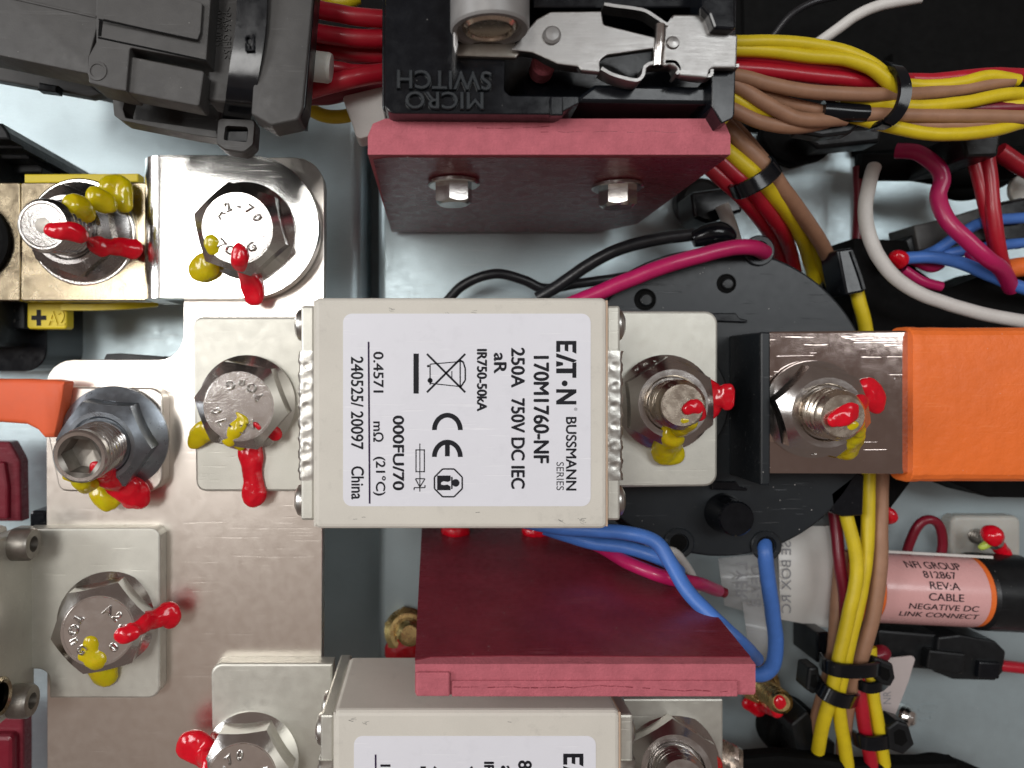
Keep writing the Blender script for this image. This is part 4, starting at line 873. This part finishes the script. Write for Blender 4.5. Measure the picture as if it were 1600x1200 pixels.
def tie(label, ring, z, wdt, m='blkg', head=None, headz=None, group='black cable ties', name='cable_tie'):
    q = [Vector(P(a[0], a[1], a[2] if len(a) > 2 else z)) for a in ring]
    t = Thing(name, label, 'cable tie', q[len(q)//2], group)
    path = [Vector(a) for a in catmull([tuple(v) for v in q], 8)]
    c = sum(path, Vector())/len(path)
    d = (path[-1]-path[0]).normalized(); wv = d.cross(Vector((0, 0, 1))).normalized()
    rings = []; mm = len(path)
    for i, p in enumerate(path):
        tg = (path[min(i+1, mm-1)]-path[max(i-1, 0)]).normalized(); wv2 = (wv-tg*wv.dot(tg)).normalized(); n = tg.cross(wv2)
        if n.z < 0 and abs(n.z) > .2: n = -n
        W, T = wdt/2, .45
        rings.append([p-wv2*W-n*T*.2, p-wv2*W*.85-n*T, p+wv2*W*.85-n*T, p+wv2*W-n*T*.2, p+wv2*W+n*T*.2, p+wv2*W*.85+n*T, p-wv2*W*.85+n*T, p-wv2*W+n*T*.2])
    t.add('strap', loft(rings), M_[m], sharp=40)
    if head:
        hz = headz or z
        h = t.add('head', slab(fillet(head, 4), hz-4, hz, .6), M_['blk'])
        cx = sum(p[0] for p in head)/len(head); cy = sum(p[1] for p in head)/len(head)
        t.add('slot', slab([(cx+(x-cx)*.5, cy+(y-cy)*.5) for x, y in head], hz+.005, hz+.03), M_['blkm'], parent=h)  # black patch on the head in place of a shaded opening
    return t
tie('black cable tie ring round the top right wire bundle', [(1384, 100, 36), (1402, 108, 39.5), (1412, 128, 40.6), (1413, 150, 40.6), (1404, 174, 40.2), (1386, 192, 39), (1362, 201, 35)], 38, 1.9, group='black cable ties')

G3 = 'wires curving down past the contactor'
wire('tan wire sweeping down from the red plate to the contactor edge, outermost', 'tan', [(1120, 180, 30), (1160, 225, 31), (1205, 275, 30), (1245, 325, 25), (1285, 385, 15), (1312, 440, 6), (1330, 480, 3)], 1.3, group=G3)
wire('second tan wire tucked under the outermost near the red plate', 'tan', [(1130, 178, 28), (1175, 230, 29), (1212, 276, 27), (1252, 334, 22)], 1.1, group=G3)
wire('yellow wire sweeping down next to the outer tan wire', 'yel', [(1120, 222, 31), (1150, 248, 31), (1190, 285, 30), (1225, 325, 25), (1250, 365, 17), (1266, 410, 7), (1274, 440, 4)], 1.25, group=G3)
wire('second yellow wire lying between yellow and tan near the contactor', 'yel', [(1215, 306, 26), (1250, 348, 19), (1280, 400, 9), (1300, 446, 4)], 1.2, group=G3)
wire('upper red wire sweeping down beside the yellow one', 'red', [(1110, 236, 30), (1145, 268, 30), (1180, 300, 28.5), (1212, 345, 22), (1234, 392, 10), (1242, 424, 4)], 1.3, group=G3)
wire('lower red wire sweeping down, innermost of the curve', 'red', [(1095, 250, 29), (1130, 280, 29), (1165, 312, 26.6), (1195, 352, 19), (1214, 392, 9), (1222, 416, 4)], 1.25, group=G3)
tie('black cable tie across the curved wires below the red plate', [(1140, 296, 27), (1152, 300, 31.5), (1172, 292, 33.4), (1196, 278, 33.6), (1212, 262, 32.5), (1206, 254, 29)], 33, 2.6, head=None)
t = Thing('tie_mount', 'black round adhesive tie mount below the corner of the red plate', 'tie mount', P(1095, 320, 0), 'black tie mounts')
t.add('base', slab(circ(1097, 312, 37, 40), 0.02, 4, 1.2), M_['blk'])
t.add('clip', slab(fillet([(1080, 300), (1150, 290), (1162, 330), (1140, 336), (1110, 350), (1085, 340)], 5), 4.02, 12, .7), M_['blkg'])
t.add('clip_leg', wire_bm([(1120, 350, 14), (1100, 362, 12), (1090, 372, 10)], .7), M_['blk'])
t = Thing('tie_mount', 'black round tie mount under the wire bundle at upper right of the panel', 'tie mount', P(1250, 225, 0), 'black tie mounts')
t.add('base', slab(fillet([(1196, 190), (1305, 190), (1312, 225), (1290, 246), (1245, 258), (1210, 246), (1190, 215)], 14), 3.1, 6, 1.2), M_['blkm'])
t.add('clip', slab(fillet([(1240, 205), (1380, 196), (1376, 222), (1280, 232)], 6), 6.1, 11, .8), M_['blk'])
# ---------------------------------------------------------------- wires round the contactor
wire('thick black wire curving from the tie mount to behind the middle fuse', 'blw', [(840, 466, 13), (870, 448, 14), (915, 416, 15.5), (960, 392, 17), (1010, 377, 18), (1060, 369, 19), (1110, 362, 20)], 1.15, group='black wires above the middle fuse')
wire('thin black wire with a hump above the middle fuse', 'blw', [(690, 480, 8), (715, 452, 9), (745, 435, 10), (780, 428, 10.5), (820, 438, 10), (850, 450, 9.5), (900, 444, 10), (960, 436, 10), (1010, 428, 9)], .95, group='black wires above the middle fuse')
single('shrink_sleeve', 'black knotted shrink sleeve where the thick black wire reaches the tie mount', 'sleeve', wire_bm([(1082, 374, 19.5), (1105, 366, 20), (1126, 364, 20), (1140, 372, 19)], lambda s: 1.4+.7*math.sin(math.pi*s)), M_['blkg'])
wire('magenta wire running across the contactor top to its wire hole', 'mag', [(880, 480, 22), (930, 460, 23), (985, 436, 24), (1050, 412, 25), (1110, 395, 25), (1150, 387, 24.5), (1178, 387, 23.5), (1194, 394, 21)], 1.35)
wire('short white wire between the tie mount and the magenta wire', 'wht', [(1128, 320, 14), (1136, 340, 14), (1144, 362, 14), (1150, 385, 13)], 1.25)
wire('blue wire bending over the red plate edge from under the middle fuse, upper one', 'blue', [(820, 815, 26), (870, 824, 29), (930, 829, 31), (985, 834, 33.5), (1025, 848, 34.5), (1048, 880, 36), (1080, 930, 39), (1130, 980, 42), (1165, 1012, 41), (1182, 1030, 32)], 1.15)
wire('darker blue wire just under the upper one by the middle fuse', 'blue', [(850, 826, 24), (920, 846, 25), (980, 856, 28), (1036, 874, 30), (1060, 892, 27)], 1.15)
wire('white wire between the two blue wires below the middle fuse', 'wht', [(960, 848, 21), (1000, 858, 22), (1040, 860, 22), (1058, 866, 21), (1075, 890, 17), (1090, 920, 14)], .85)
wire('magenta wire running over the dark red plate under the blue wires', 'mag', [(900, 836, 21), (940, 856, 23), (985, 880, 30), (1040, 902, 33), (1090, 912, 29), (1122, 922, 20)], 1.1)
single('wire_end', 'dark crimson wire end poking out beside the blue wire', 'wire', wire_bm([(1070, 905, 18), (1100, 912, 17), (1133, 926, 16)], .9), M_['redd'])
wire('blue wire hanging from the contactor hole and hooking under the red plate corner', 'blue', [(1194, 846, 19), (1196, 864, 20.5), (1200, 905, 20), (1207, 955, 19), (1212, 1005, 18), (1207, 1040, 17), (1188, 1054, 16), (1160, 1046, 14), (1140, 1030, 12)], 1.3)
t = Thing('splice_sleeve', 'black sleeve on the yellow wire at the upper right rim of the contactor', 'sleeve', P(1330, 425, 14), None)
t.add('sleeve', slab(fillet([(1308, 390), (1334, 386), (1350, 440), (1352, 456), (1322, 462)], 4), 12, 18, 1.6, seg=3), M_['blkg'])
t.add('seam', strap_bm([(1330, 392, 18.2), (1344, 432, 18.2), (1350, 452, 18.2)], .5, .3), M_['blk'])
wire('yellow wire stub between the black sleeve and the contactor rim', 'yel', [(1334, 440, 14.5), (1342, 470, 14.5), (1352, 510, 14), (1358, 560, 13)], 1.2)
G4 = 'wires running down at the right of the contactor'
wire('yellow wire of the right hand run leaving the black sleeve, left of the two', 'yel', [(1316, 770, 17), (1323, 808, 17.5), (1336, 860, 18), (1338, 905, 18.4), (1326, 965, 18.6), (1311, 1030, 18.6), (1298, 1085, 18), (1287, 1130, 17), (1278, 1172, 14)], 1.15, group=G4)
wire('yellow wire of the right hand run, right of the two and longest', 'yel', [(1360, 690, 15), (1357, 750, 16), (1357, 810, 16.8), (1353, 870, 17.4), (1344, 930, 17.8), (1330, 990, 18), (1320, 1040, 18), (1310, 1085, 17.6), (1314, 1125, 17), (1322, 1170, 16), (1328, 1230, 14)], 1.15, group=G4)
wire('tan wire of the right hand run, beside the clear film', 'tan', [(1380, 690, 13), (1377, 750, 14), (1376, 820, 16.4), (1374, 890, 17.2), (1366, 950, 17.2), (1350, 1015, 17), (1336, 1060, 16), (1326, 1100, 15), (1318, 1160, 13), (1322, 1230, 12)], 1.25, group=G4)
wire('dark red wire of the right hand run beside the frosted label', 'redd', [(1300, 780, 14), (1307, 830, 14.6), (1313, 880, 15.6), (1321, 930, 15.8), (1322, 985, 15)], 1.05, group=G4)
wire('tan wire partly hidden behind the yellow ones above the lower ties', 'tan', [(1316, 860, 13.4), (1309, 930, 13.6), (1302, 1020, 13.6), (1288, 1080, 13), (1276, 1130, 12.5), (1268, 1190, 11)], 1.2, group=G4)
wire('short red wire between the lowest cable ties at bottom right', 'red', [(1336, 1040, 15), (1344, 1090, 16), (1352, 1140, 16), (1362, 1190, 15), (1368, 1240, 14)], 1.15, group=G4)
wire('short yellow wire beside the red one between the lowest cable ties', 'yel', [(1358, 1010, 15.5), (1364, 1085, 16), (1373, 1135, 16), (1381, 1185, 15), (1388, 1240, 14)], 1.1, group=G4)
single('splice_sleeve', 'black square sleeve at the contactor rim above the yellow wires', 'sleeve', slab(fillet([(1296, 770), (1340, 736), (1351, 742), (1349, 806), (1318, 808), (1300, 802)], [6, 6, 4, 4, 4, 6]), 13, 20, .9, seg=3), M_['blkg'])
tie('upper black cable tie round the yellow and tan wires at lower right', [(1284, 1030, 14), (1290, 1040, 18.6), (1310, 1047, 20.5), (1340, 1049, 20.4), (1366, 1046, 19), (1380, 1038, 15)], 20, 2.6, head=[(1366, 1026), (1396, 1038), (1400, 1060), (1392, 1074), (1376, 1070), (1364, 1056)], headz=18)
tie('second cable tie slanting across the two yellow wires at lower right', [(1274, 1062, 14), (1284, 1078, 18.4), (1302, 1090, 20), (1322, 1096, 19.6), (1336, 1094, 17), (1342, 1086, 13)], 20, 2.7, head=[(1264, 1044), (1280, 1042), (1284, 1078), (1272, 1086), (1260, 1078)], headz=17)
tie('small cable tie round the red and yellow pair below the upper tie', [(1338, 1062, 13), (1344, 1070, 17), (1358, 1075, 18), (1374, 1072, 17.4), (1384, 1064, 14)], 18, 2.0)
tie('lowest cable tie round the red and yellow pair with a large head at its right', [(1334, 1152, 13), (1344, 1158, 17), (1360, 1162, 18), (1380, 1160, 17.6), (1396, 1156, 15)], 18, 2.7, head=[(1386, 1138), (1402, 1126), (1420, 1132), (1430, 1164), (1412, 1180), (1390, 1172)], headz=17.5)
t = Thing('tie_mount', 'black round tie mount left of the lowest yellow wires', 'tie mount', P(1240, 1150, 0), 'black tie mounts')
t.add('base', slab(circ(1247, 1152, 46, 44), 0.02, 6, 1.2), M_['blkm'])
t.add('clip', slab(fillet([(1236, 1132), (1262, 1110), (1282, 1150), (1306, 1162), (1300, 1240), (1250, 1240), (1248, 1180)], 4), 6.02, 13, .7), M_['blk'])
single('wire_duct', 'black slatted bar running along the bottom edge right of the lower fuse', 'bar', slab([(1150, 1186), (1220, 1180), (1300, 1188), (1340, 1196), (1500, 1192), (1500, 1300), (1150, 1300)], 13, 16, 1.0), M_['blkm'])
single('cable_sheath', 'black cable sheath at the bottom edge right of the red and yellow pair', 'sheath', wire_bm([(1392, 1196, 9), (1430, 1196, 9), (1460, 1192, 9), (1490, 1200, 8), (1530, 1216, 8)], 1.9), M_['blkm'])
# flag label and screw
t = Thing('flag_label', 'pale pinkish flag label hanging behind the cable tie heads at lower right', 'label', P(1400, 1080, 6))
t.add('sheet', slab(fillet([(1375, 1030), (1432, 1024), (1420, 1065), (1400, 1116), (1384, 1127), (1374, 1120)], [3, 6, 4, 8, 4, 3]), 9, 9.3, .1), mat('pale_pink_paper', (.50, .44, .43), .5, 0, .05, .2))
t.add('print', text_bm('NR', (1380, 1080, 1392, 1100), 9.33, 90), M_['filmink'])
single('panel_screw', 'bright chrome screw in the panel below the pale flag label', 'screw', lathe([(2.2, 0), (2.2, 1.6), (1.9, 2.2), (1.3, 2.9), (.3, 3.2)], 30, M=frame(P(1405, 1116, 0), (.35, .15, 1))), M_['link'])
b = bmesh.new()
c = P(1450, 1112, .02)
for r0, a0, a1 in ((2.1, 200, 350), (2.1, 100, 160)):
    vs = [[b.verts.new((c.x+r*math.cos(R(a0+(a1-a0)*k/16)), c.y+r*math.sin(R(a0+(a1-a0)*k/16))*.8, z_)) for r, z_ in ((r0, .02), (r0+.12, .12), (r0+.28, .02))] for k in range(17)]
    for k in range(16):
        for j in range(2): b.faces.new((vs[k][j], vs[k][j+1], vs[k+1][j+1], vs[k+1][j]))
single('stamped_mark', 'faint number stamped in the grey panel at lower right', 'mark', text_bm('5', (1434, 1099, 1466, 1127), .04, 180, th=.05, bev=.01), M_['galv_dk'])
b.free()

# ---------------------------------------------------------------- studs with brass coloured nuts
stud_nut('brass coloured nut and stud half hidden behind the lower red plate', (636, 986), .6, (640, 991), 11, 4.2, 10, mn='brass', ms='brass', fr=4.6, r=2.4, af=8.5, pitch=.8, group='brass coloured studs on the panel',
         red=[[(622, 1018, 4, 2.4), (640, 1020, 5, 2.6), (655, 1012, 6, 2.2)]])
stud_nut('brass coloured stud at the corner of the lower red plate, its tip painted red', (1184, 1066), .6, (1221, 1098), 16, 3.4, 10, mn='brass', ms='brass', fr=4.0, r=2.35, af=7, pitch=1.0, group='brass coloured studs on the panel',
         red=[[(1219, 1097, 15.5, 1.35), (1222, 1099, 15.5, 1.35)], [(1172, 1100, 3, 1.3), (1185, 1106, 3, 1.4)], [(1190, 1104, 4, .8), (1205, 1108, 8, 1.1), (1214, 1110, 12, 1.1)]])
# lower fuse right end: dark nut, foil and a red dab
stud_nut('dark nut and stud at the lower fuse right end, cut by the bottom edge', (1045, 1188), 28.2, (1068, 1222), 39, 6.4, 0, mn='steel', ms='steel', fr=8.0)
t = Thing('foil_braid', 'crumpled tinned copper braid end at the bottom beside the dark nut', 'braid', P(1130, 1180, 20))
b = bmesh.new(); rs = random.Random(4); g = []
for i in range(15):
    row = []
    for j in range(13):
        px = 1070+i*6.5; py = 1128+i*3.2+j*9; row.append(b.verts.new(P(px, py, 21+1.2*math.sin(i*.9+j*.4)+rs.uniform(-.35, .35)-i*.22)))
    g.append(row)
for i in range(14):
    for j in range(12): b.faces.new((g[i][j], g[i+1][j], g[i+1][j+1], g[i][j+1]))
r_ = bmesh.ops.extrude_face_region(b, geom=list(b.faces)); bmesh.ops.translate(b, vec=(0, 0, -1.0), verts=[v for v in r_['geom'] if isinstance(v, bmesh.types.BMVert)]); bmesh.ops.recalc_face_normals(b, faces=b.faces)
t.add('braid', b, M_['foil'], sharp=25)
single('paint_drop', 'dark red paint drop beside the dark nut at the bottom edge', 'paint drop', blob_bm([[(1096, 1186, 29, 1.7), (1104, 1196, 29, 2.2), (1102, 1212, 29, 2.0)]]), M_['rpaint'], sharp=80)

# ---------------------------------------------------------------- labelled cable and its neighbours at right
za = 8.0; rr_c = 6.75
A = P(1290, 912, za); Bc = P(1640, 929, za); ax = (Bc-A).normalized(); L = (Bc-A).length
def at_px(px): return (P(px, 912+(px-1290)*17/350, za+rr_c-.2)-A).dot(ax)/L
t = Thing('labelled_cable', 'thick cable with a pink printed label, orange ends and a black sleeve at the right', 'cable', A.lerp(Bc, .5))
Mx = frame(A, ax)
def seg(x0, x1, r, e=.25): a, c_ = at_px(x0)*L, at_px(x1)*L; return lathe([(r-e, a), (r, a+e), (r, c_-e), (r-e, c_)], 64, M=Mx)
t.add('jacket', seg(1338, 1568, rr_c-.12), M_['orange'])
t.add('shrink_sleeve', seg(1558, 1640, rr_c+.5, .5), M_['blk'])
pl = t.add('label', seg(1386, 1549, rr_c, .05), M_['pinklab'])
up = Vector((0, 0, 1)); side = ax.cross(up).normalized()      # side points to -y (down the picture)
def wrap(q):
    d = q-A; s = d.dot(ax); h = d.dot(side)
    th = h/(rr_c+.04)
    return A+ax*s+(side*math.sin(th)+up*math.cos(th))*(rr_c+.05)
k = (D-za-rr_c)/(D-za)
zt = za+rr_c
def cable_text(s, x0, x1, yc, hh, bold=.014):
    # yc: height on the label measured along the arc, in mm from the crest line
    b = text_bm(s, (0, 0, 100, 100), 0, 0, bold)
    V = [v for v in b.verts]
    q0 = P(x0, 918, zt); q1 = P(x1, 918, zt); wmm = q1.x-q0.x
    bx0 = min(v.co.x for v in V); bx1 = max(v.co.x for v in V); by0 = min(v.co.y for v in V); by1 = max(v.co.y for v in V)
    s0 = (Vector((q0.x, q0.y, za))-A).dot(ax)
    for v in V:
        u = (v.co.x-bx0)/(bx1-bx0); w_ = (v.co.y-by0)/(by1-by0)
        th = (yc-(w_-.5)*hh)/rr_c
        v.co = A+ax*(s0+u*wmm)+(side*math.sin(th)+up*math.cos(th))*(rr_c+.09)
    return b
# arc positions: picture row -> angle on the cylinder
def arc_mm(py):
    best = 0; e = 1e9; c0 = A+ax*(at_px(1470)*L)
    for i in range(-160, 161):
        th = i/100; p = c0+(side*math.sin(th)+up*math.cos(th))*rr_c; y = NY-p.y*F/(D-p.z)
        if abs(y-py) < e: e = abs(y-py); best = th
    return best*rr_c
for s, x0, x1, ya, yb in (('NFI GROUP', 1427, 1515, 878.5, 889.5), ('812867', 1449, 1501, 893, 904), ('REV:A', 1455, 1502, 909.5, 921), ('CABLE', 1452, 1507, 927, 938.5), ('NEGATIVE DC', 1423, 1532, 944, 953), ('LINK CONNECT', 1412, 1536, 957, 964)):
    a_, b_ = arc_mm(ya), arc_mm(yb); t.add('print', cable_text(s, x0, x1, (a_+b_)/2, b_-a_), M_['ink'], parent=pl)
c_ = bmesh.new(); 
t.add('clear_overlap', seg(1380, 1555, rr_c+.12, .02) if False else slab([(1384, 860), (1552, 869), (1552, 873), (1384, 864)], 12, 12.3), M_['wht'])
# frosted label, seen from behind: mirrored print
t = Thing('label_sleeve', 'frosted label film beside the contactor, its print showing mirrored from behind', 'label', P(1240, 920, 8))
A2 = P(1225, 842, 4); 
def film(pts, z0, hump, y0, y1, n=16):
    """sheet bent over a cable: outline quads sampled across y"""
    g = []; b = bmesh.new()
    for i in range(n+1):
        u = i/n; row = []
        for j in range(9):
            v = j/8
            x = pts[0][0]*(1-u)*(1-v)+pts[1][0]*(1-u)*v+pts[2][0]*u*v+pts[3][0]*u*(1-v); y = pts[0][1]*(1-u)*(1-v)+pts[1][1]*(1-u)*v+pts[2][1]*u*v+pts[3][1]*u*(1-v)
            row.append(b.verts.new(P(x, y, z0+hump*math.sin(math.pi*(.08+.84*u)))))
        g.append(row)
    for i in range(n):
        for j in range(8): b.faces.new((g[i][j], g[i][j+1], g[i+1][j+1], g[i+1][j]))
    r_ = bmesh.ops.extrude_face_region(b, geom=list(b.faces)); bmesh.ops.translate(b, vec=(0, 0, -.12), verts=[v for v in r_['geom'] if isinstance(v, bmesh.types.BMVert)]); bmesh.ops.recalc_face_normals(b, faces=b.faces)
    return b
sh = t.add('sheet', film([(1215, 822), (1318, 822), (1298, 982), (1220, 968)], 5, 4, 0, 0), M_['film'])
s2 = t.add('sheet', film([(1122, 872), (1222, 862), (1222, 972), (1132, 946)], 4.5, 3.6, 0, 0), M_['film2'])
for txt, bb, sk in (('SE BOX RC', (1221, 846, 1236, 958), 0), ):
    t.add('print', text_bm(txt, bb, 9.6, -90, .01, mirror=True), M_['filmink'], parent=sh)
t.add('print', text_bm('DEV-B', (1174, 884, 1189, 948), 9.0, -90, .01, mirror=True), M_['filmink'], parent=s2)
t.add('print', text_bm('LYER', (1150, 880, 1168, 936), 9.0, -90, .01, mirror=True), M_['filmink'], parent=s2)
single('clear_film', 'crumpled clear film wrapped over the yellow and tan wires right of the contactor', 'film', film([(1302, 800), (1386, 800), (1384, 985), (1296, 985)], 16, 4.0, 0, 0), M_['film2']) if False else None
t = Thing('film_loop', 'clear film strip curling beside the hanging blue wire', 'film', P(1185, 1010, 6))
t.add('strip', film([(1160, 940), (1206, 948), (1200, 1034), (1172, 1026)], 6, 5, 0, 0), M_['film2'])
# nylon block with paint, magenta loop
t = Thing('nylon_block', 'natural nylon block on the panel above the black sleeve, a red dab on its stud', 'block', P(1540, 840, 0))
t.add('base', slab(rr(1487, 806, 1596, 880, 12), 0.02, 3, .8, seg=3), M_['nylon'])
t.add('stud', thread(1.6, 3, 9.5, .7, M=frame((P(1553, 846, 8).x, P(1553, 846, 8).y, 0))), M_['gunmetal'])
t.add('paint_mark', blob_bm([[(1550, 836, 10, 1.6), (1553, 840, 10, 1.4)], [(1556, 850, 8, 1.0), (1568, 862, 7, 1.2)]]), M_['rpaint'], sharp=80)
t.add('paint_mark', blob_bm([[(1534, 854, 8, .6), (1545, 848, 8.4, .7)]]), mat('lime_lacquer', (.50, .62, .10), .25), sharp=80)
wire('magenta wire looping up behind the labelled cable', 'redd', [(1413, 880, 8), (1420, 850, 9), (1434, 822, 10), (1452, 812, 10.4), (1468, 822, 10), (1473, 850, 9), (1466, 880, 8)], .85)
single('paint_drop', 'red paint drop at the corner of the black flange beside the tan wire', 'paint drop', blob_bm([[(1384, 800, 12, .9), (1390, 806, 12, 1.1), (1386, 812, 11, .7)]]), M_['rpaint'], sharp=80)
# inline connector below the labelled cable
t = Thing('inline_connector', 'black inline plug connector lying on the grey panel below the labelled cable', 'connector', P(1460, 1025, 0))
t.add('socket_body', slab(fillet([(1372, 984), (1470, 992), (1466, 1048), (1376, 1040)], 4), 1, 8, .8), M_['blk'])
t.add('plug_body', slab(fillet([(1466, 996), (1500, 992), (1556, 1002), (1572, 1018), (1568, 1050), (1555, 1064), (1490, 1062), (1460, 1050)], [3, 4, 5, 5, 5, 4, 6, 4]), 1, 9, 1.2), M_['blk'])
t.add('latch', slab(fillet([(1452, 1016), (1510, 1022), (1506, 1054), (1448, 1046)], 3), 8.2, 10, .5), M_['blk'])
t.add('end_cap', slab(fillet([(1530, 1034), (1566, 1036), (1562, 1062), (1528, 1060)], 3), 8.6, 10, .4), M_['blkg'])
t.add('rear_block', slab(rr(1276, 988, 1296, 1036, 3), 2, 11, .6), M_['blkg'])
wire('red wire entering the inline connector from the right edge', 'red', [(1560, 1040, 8), (1590, 1043, 8), (1660, 1050, 8)], 1.1)
single('paint_drop', 'dark red drop above the heads of the cable ties at lower right', 'paint drop', blob_bm([[(1366, 1024, 15, 1.1), (1378, 1022, 15, 1.3)]]), M_['redd'], sharp=80)

# ---------------------------------------------------------------- wires at the right edge above the black flange
wire('white wire curving over the black flange to the right edge', 'wht', [(1366, 262, 16), (1358, 290, 18), (1352, 330, 19), (1362, 380, 20), (1390, 425, 20), (1440, 460, 20), (1510, 484, 20), (1580, 498, 20), (1680, 512, 20)], 1.2)
wire('pale wire rising out of the dark top right corner', 'wht', [(1270, 74, 16), (1300, 52, 18), (1340, 24, 20), (1380, 8, 21), (1440, -4, 22)], .95)
wire('thin black wire arching in the dark top right corner', 'blw', [(1205, 60, 12), (1240, 20, 14), (1290, -2, 15), (1380, -14, 15)], .6)
wire('magenta wire snaking down at the right edge', 'mag', [(1400, 236, 16), (1432, 238, 18), (1462, 258, 19), (1472, 280, 19), (1466, 308, 19), (1480, 345, 20), (1510, 375, 21), (1540, 402, 21), (1566, 422, 19), (1580, 450, 15)], 1.35)
wire('crimson wire end lying beside the magenta wire at the right edge', 'mag', [(1515, 385, 14), (1525, 405, 15), (1545, 422, 15), (1562, 425, 14)], 1.3)
wire('red wire dropping from the black clamp at the right edge, left of the pair', 'red', [(1518, 236, 18), (1530, 280, 18), (1540, 320, 18), (1552, 370, 17), (1560, 420, 15)], 1.15)
wire('red wire dropping from the black clamp at the right edge, right of the pair', 'red', [(1542, 236, 19), (1548, 290, 19), (1553, 340, 19), (1560, 390, 18), (1570, 425, 16)], 1.2)
wire('red wire slanting in at the right edge below the bundle', 'red', [(1560, 236, 14), (1590, 256, 14), (1640, 284, 14)], 1.6)
wire('blue wire from the grey plug up to the right edge, upper one', 'blue', [(1400, 402, 13), (1430, 402, 13.5), (1460, 392, 14), (1500, 366, 15), (1540, 346, 15), (1600, 340, 14)], 1.0)
wire('blue wire curving right over the black flange, lower one', 'blue', [(1400, 405, 14), (1450, 402, 15), (1500, 410, 16), (1550, 432, 16), (1600, 450, 16), (1680, 470, 15)], 1.15)
wire('short blue wire branching near the magenta wire', 'blue', [(1450, 402, 13), (1480, 396, 13.5), (1516, 390, 13.5), (1560, 384, 13), (1620, 376, 12)], 1.0)
wire('crimson wire crossing under the blue wires at right', 'mag', [(1402, 398, 12), (1430, 408, 12), (1455, 418, 12), (1470, 412, 12)], .95)
wire('crimson wire crossing the black flange left of the white panel corner', 'mag', [(1412, 422, 12.6), (1440, 440, 12.8), (1470, 448, 12.6)], .95)
wire('dark crimson wire behind the white wire at the panel edge', 'redd', [(1340, 260, 6), (1342, 320, 6), (1338, 380, 6)], .9)
t = Thing('grey_plug', 'grey plug connector among the blue wires at the right edge', 'connector', P(1470, 360, 2))
t.add('body', slab(fillet([(1428, 352), (1482, 340), (1560, 316), (1600, 308), (1610, 350), (1560, 372), (1436, 392)], 3), 2, 10, .6), M_['gry'])
t.add('latch', slab(fillet([(1400, 384), (1430, 364), (1434, 392), (1412, 402)], 3), 3, 9, .5), M_['blk'])
t.add('block', slab(fillet([(1560, 318), (1640, 300), (1640, 380), (1560, 376)], 4), 6, 13, .6), M_['blkg'])
single('paint_drop', 'bright red drop where the white wire meets the black flange', 'paint drop', blob_bm([[(1400, 400, 15, 1.0), (1408, 406, 15, 1.1), (1406, 414, 14.6, .7)]]), M_['rpaint'], sharp=80)
single('wire_clamp', 'black clamp holding the red pair below the top right bundle', 'clamp', slab(fillet([(1500, 205), (1566, 205), (1560, 244), (1510, 246)], 5), 8, 24, .8), M_['blk'])
single('black_cable', 'black cable crossing behind the magenta wire near the top of the right panel', 'cable', wire_bm([(1340, 262, 6), (1380, 262, 7), (1430, 262, 8), (1480, 270, 8), (1530, 270, 8), (1600, 252, 8)], 2.6), M_['blkm'])
single('black_cable', 'short bulging black cable below the other at the upper right', 'cable', wire_bm([(1470, 285, 4), (1500, 295, 5), (1530, 290, 5), (1570, 268, 5)], 2.4), M_['blkm'])
single('ring_terminal', 'pale ring terminal at the right edge below the red wires', 'terminal', slab(circ(1606, 296, 27, 32), 8, 9, .3), M_['nylon'])
single('orange_cable', 'orange cable end at the right edge beside the crimson wires', 'cable', wire_bm([(1566, 424, 14), (1590, 418, 14), (1640, 414, 14)], 1.8), M_['orange'])
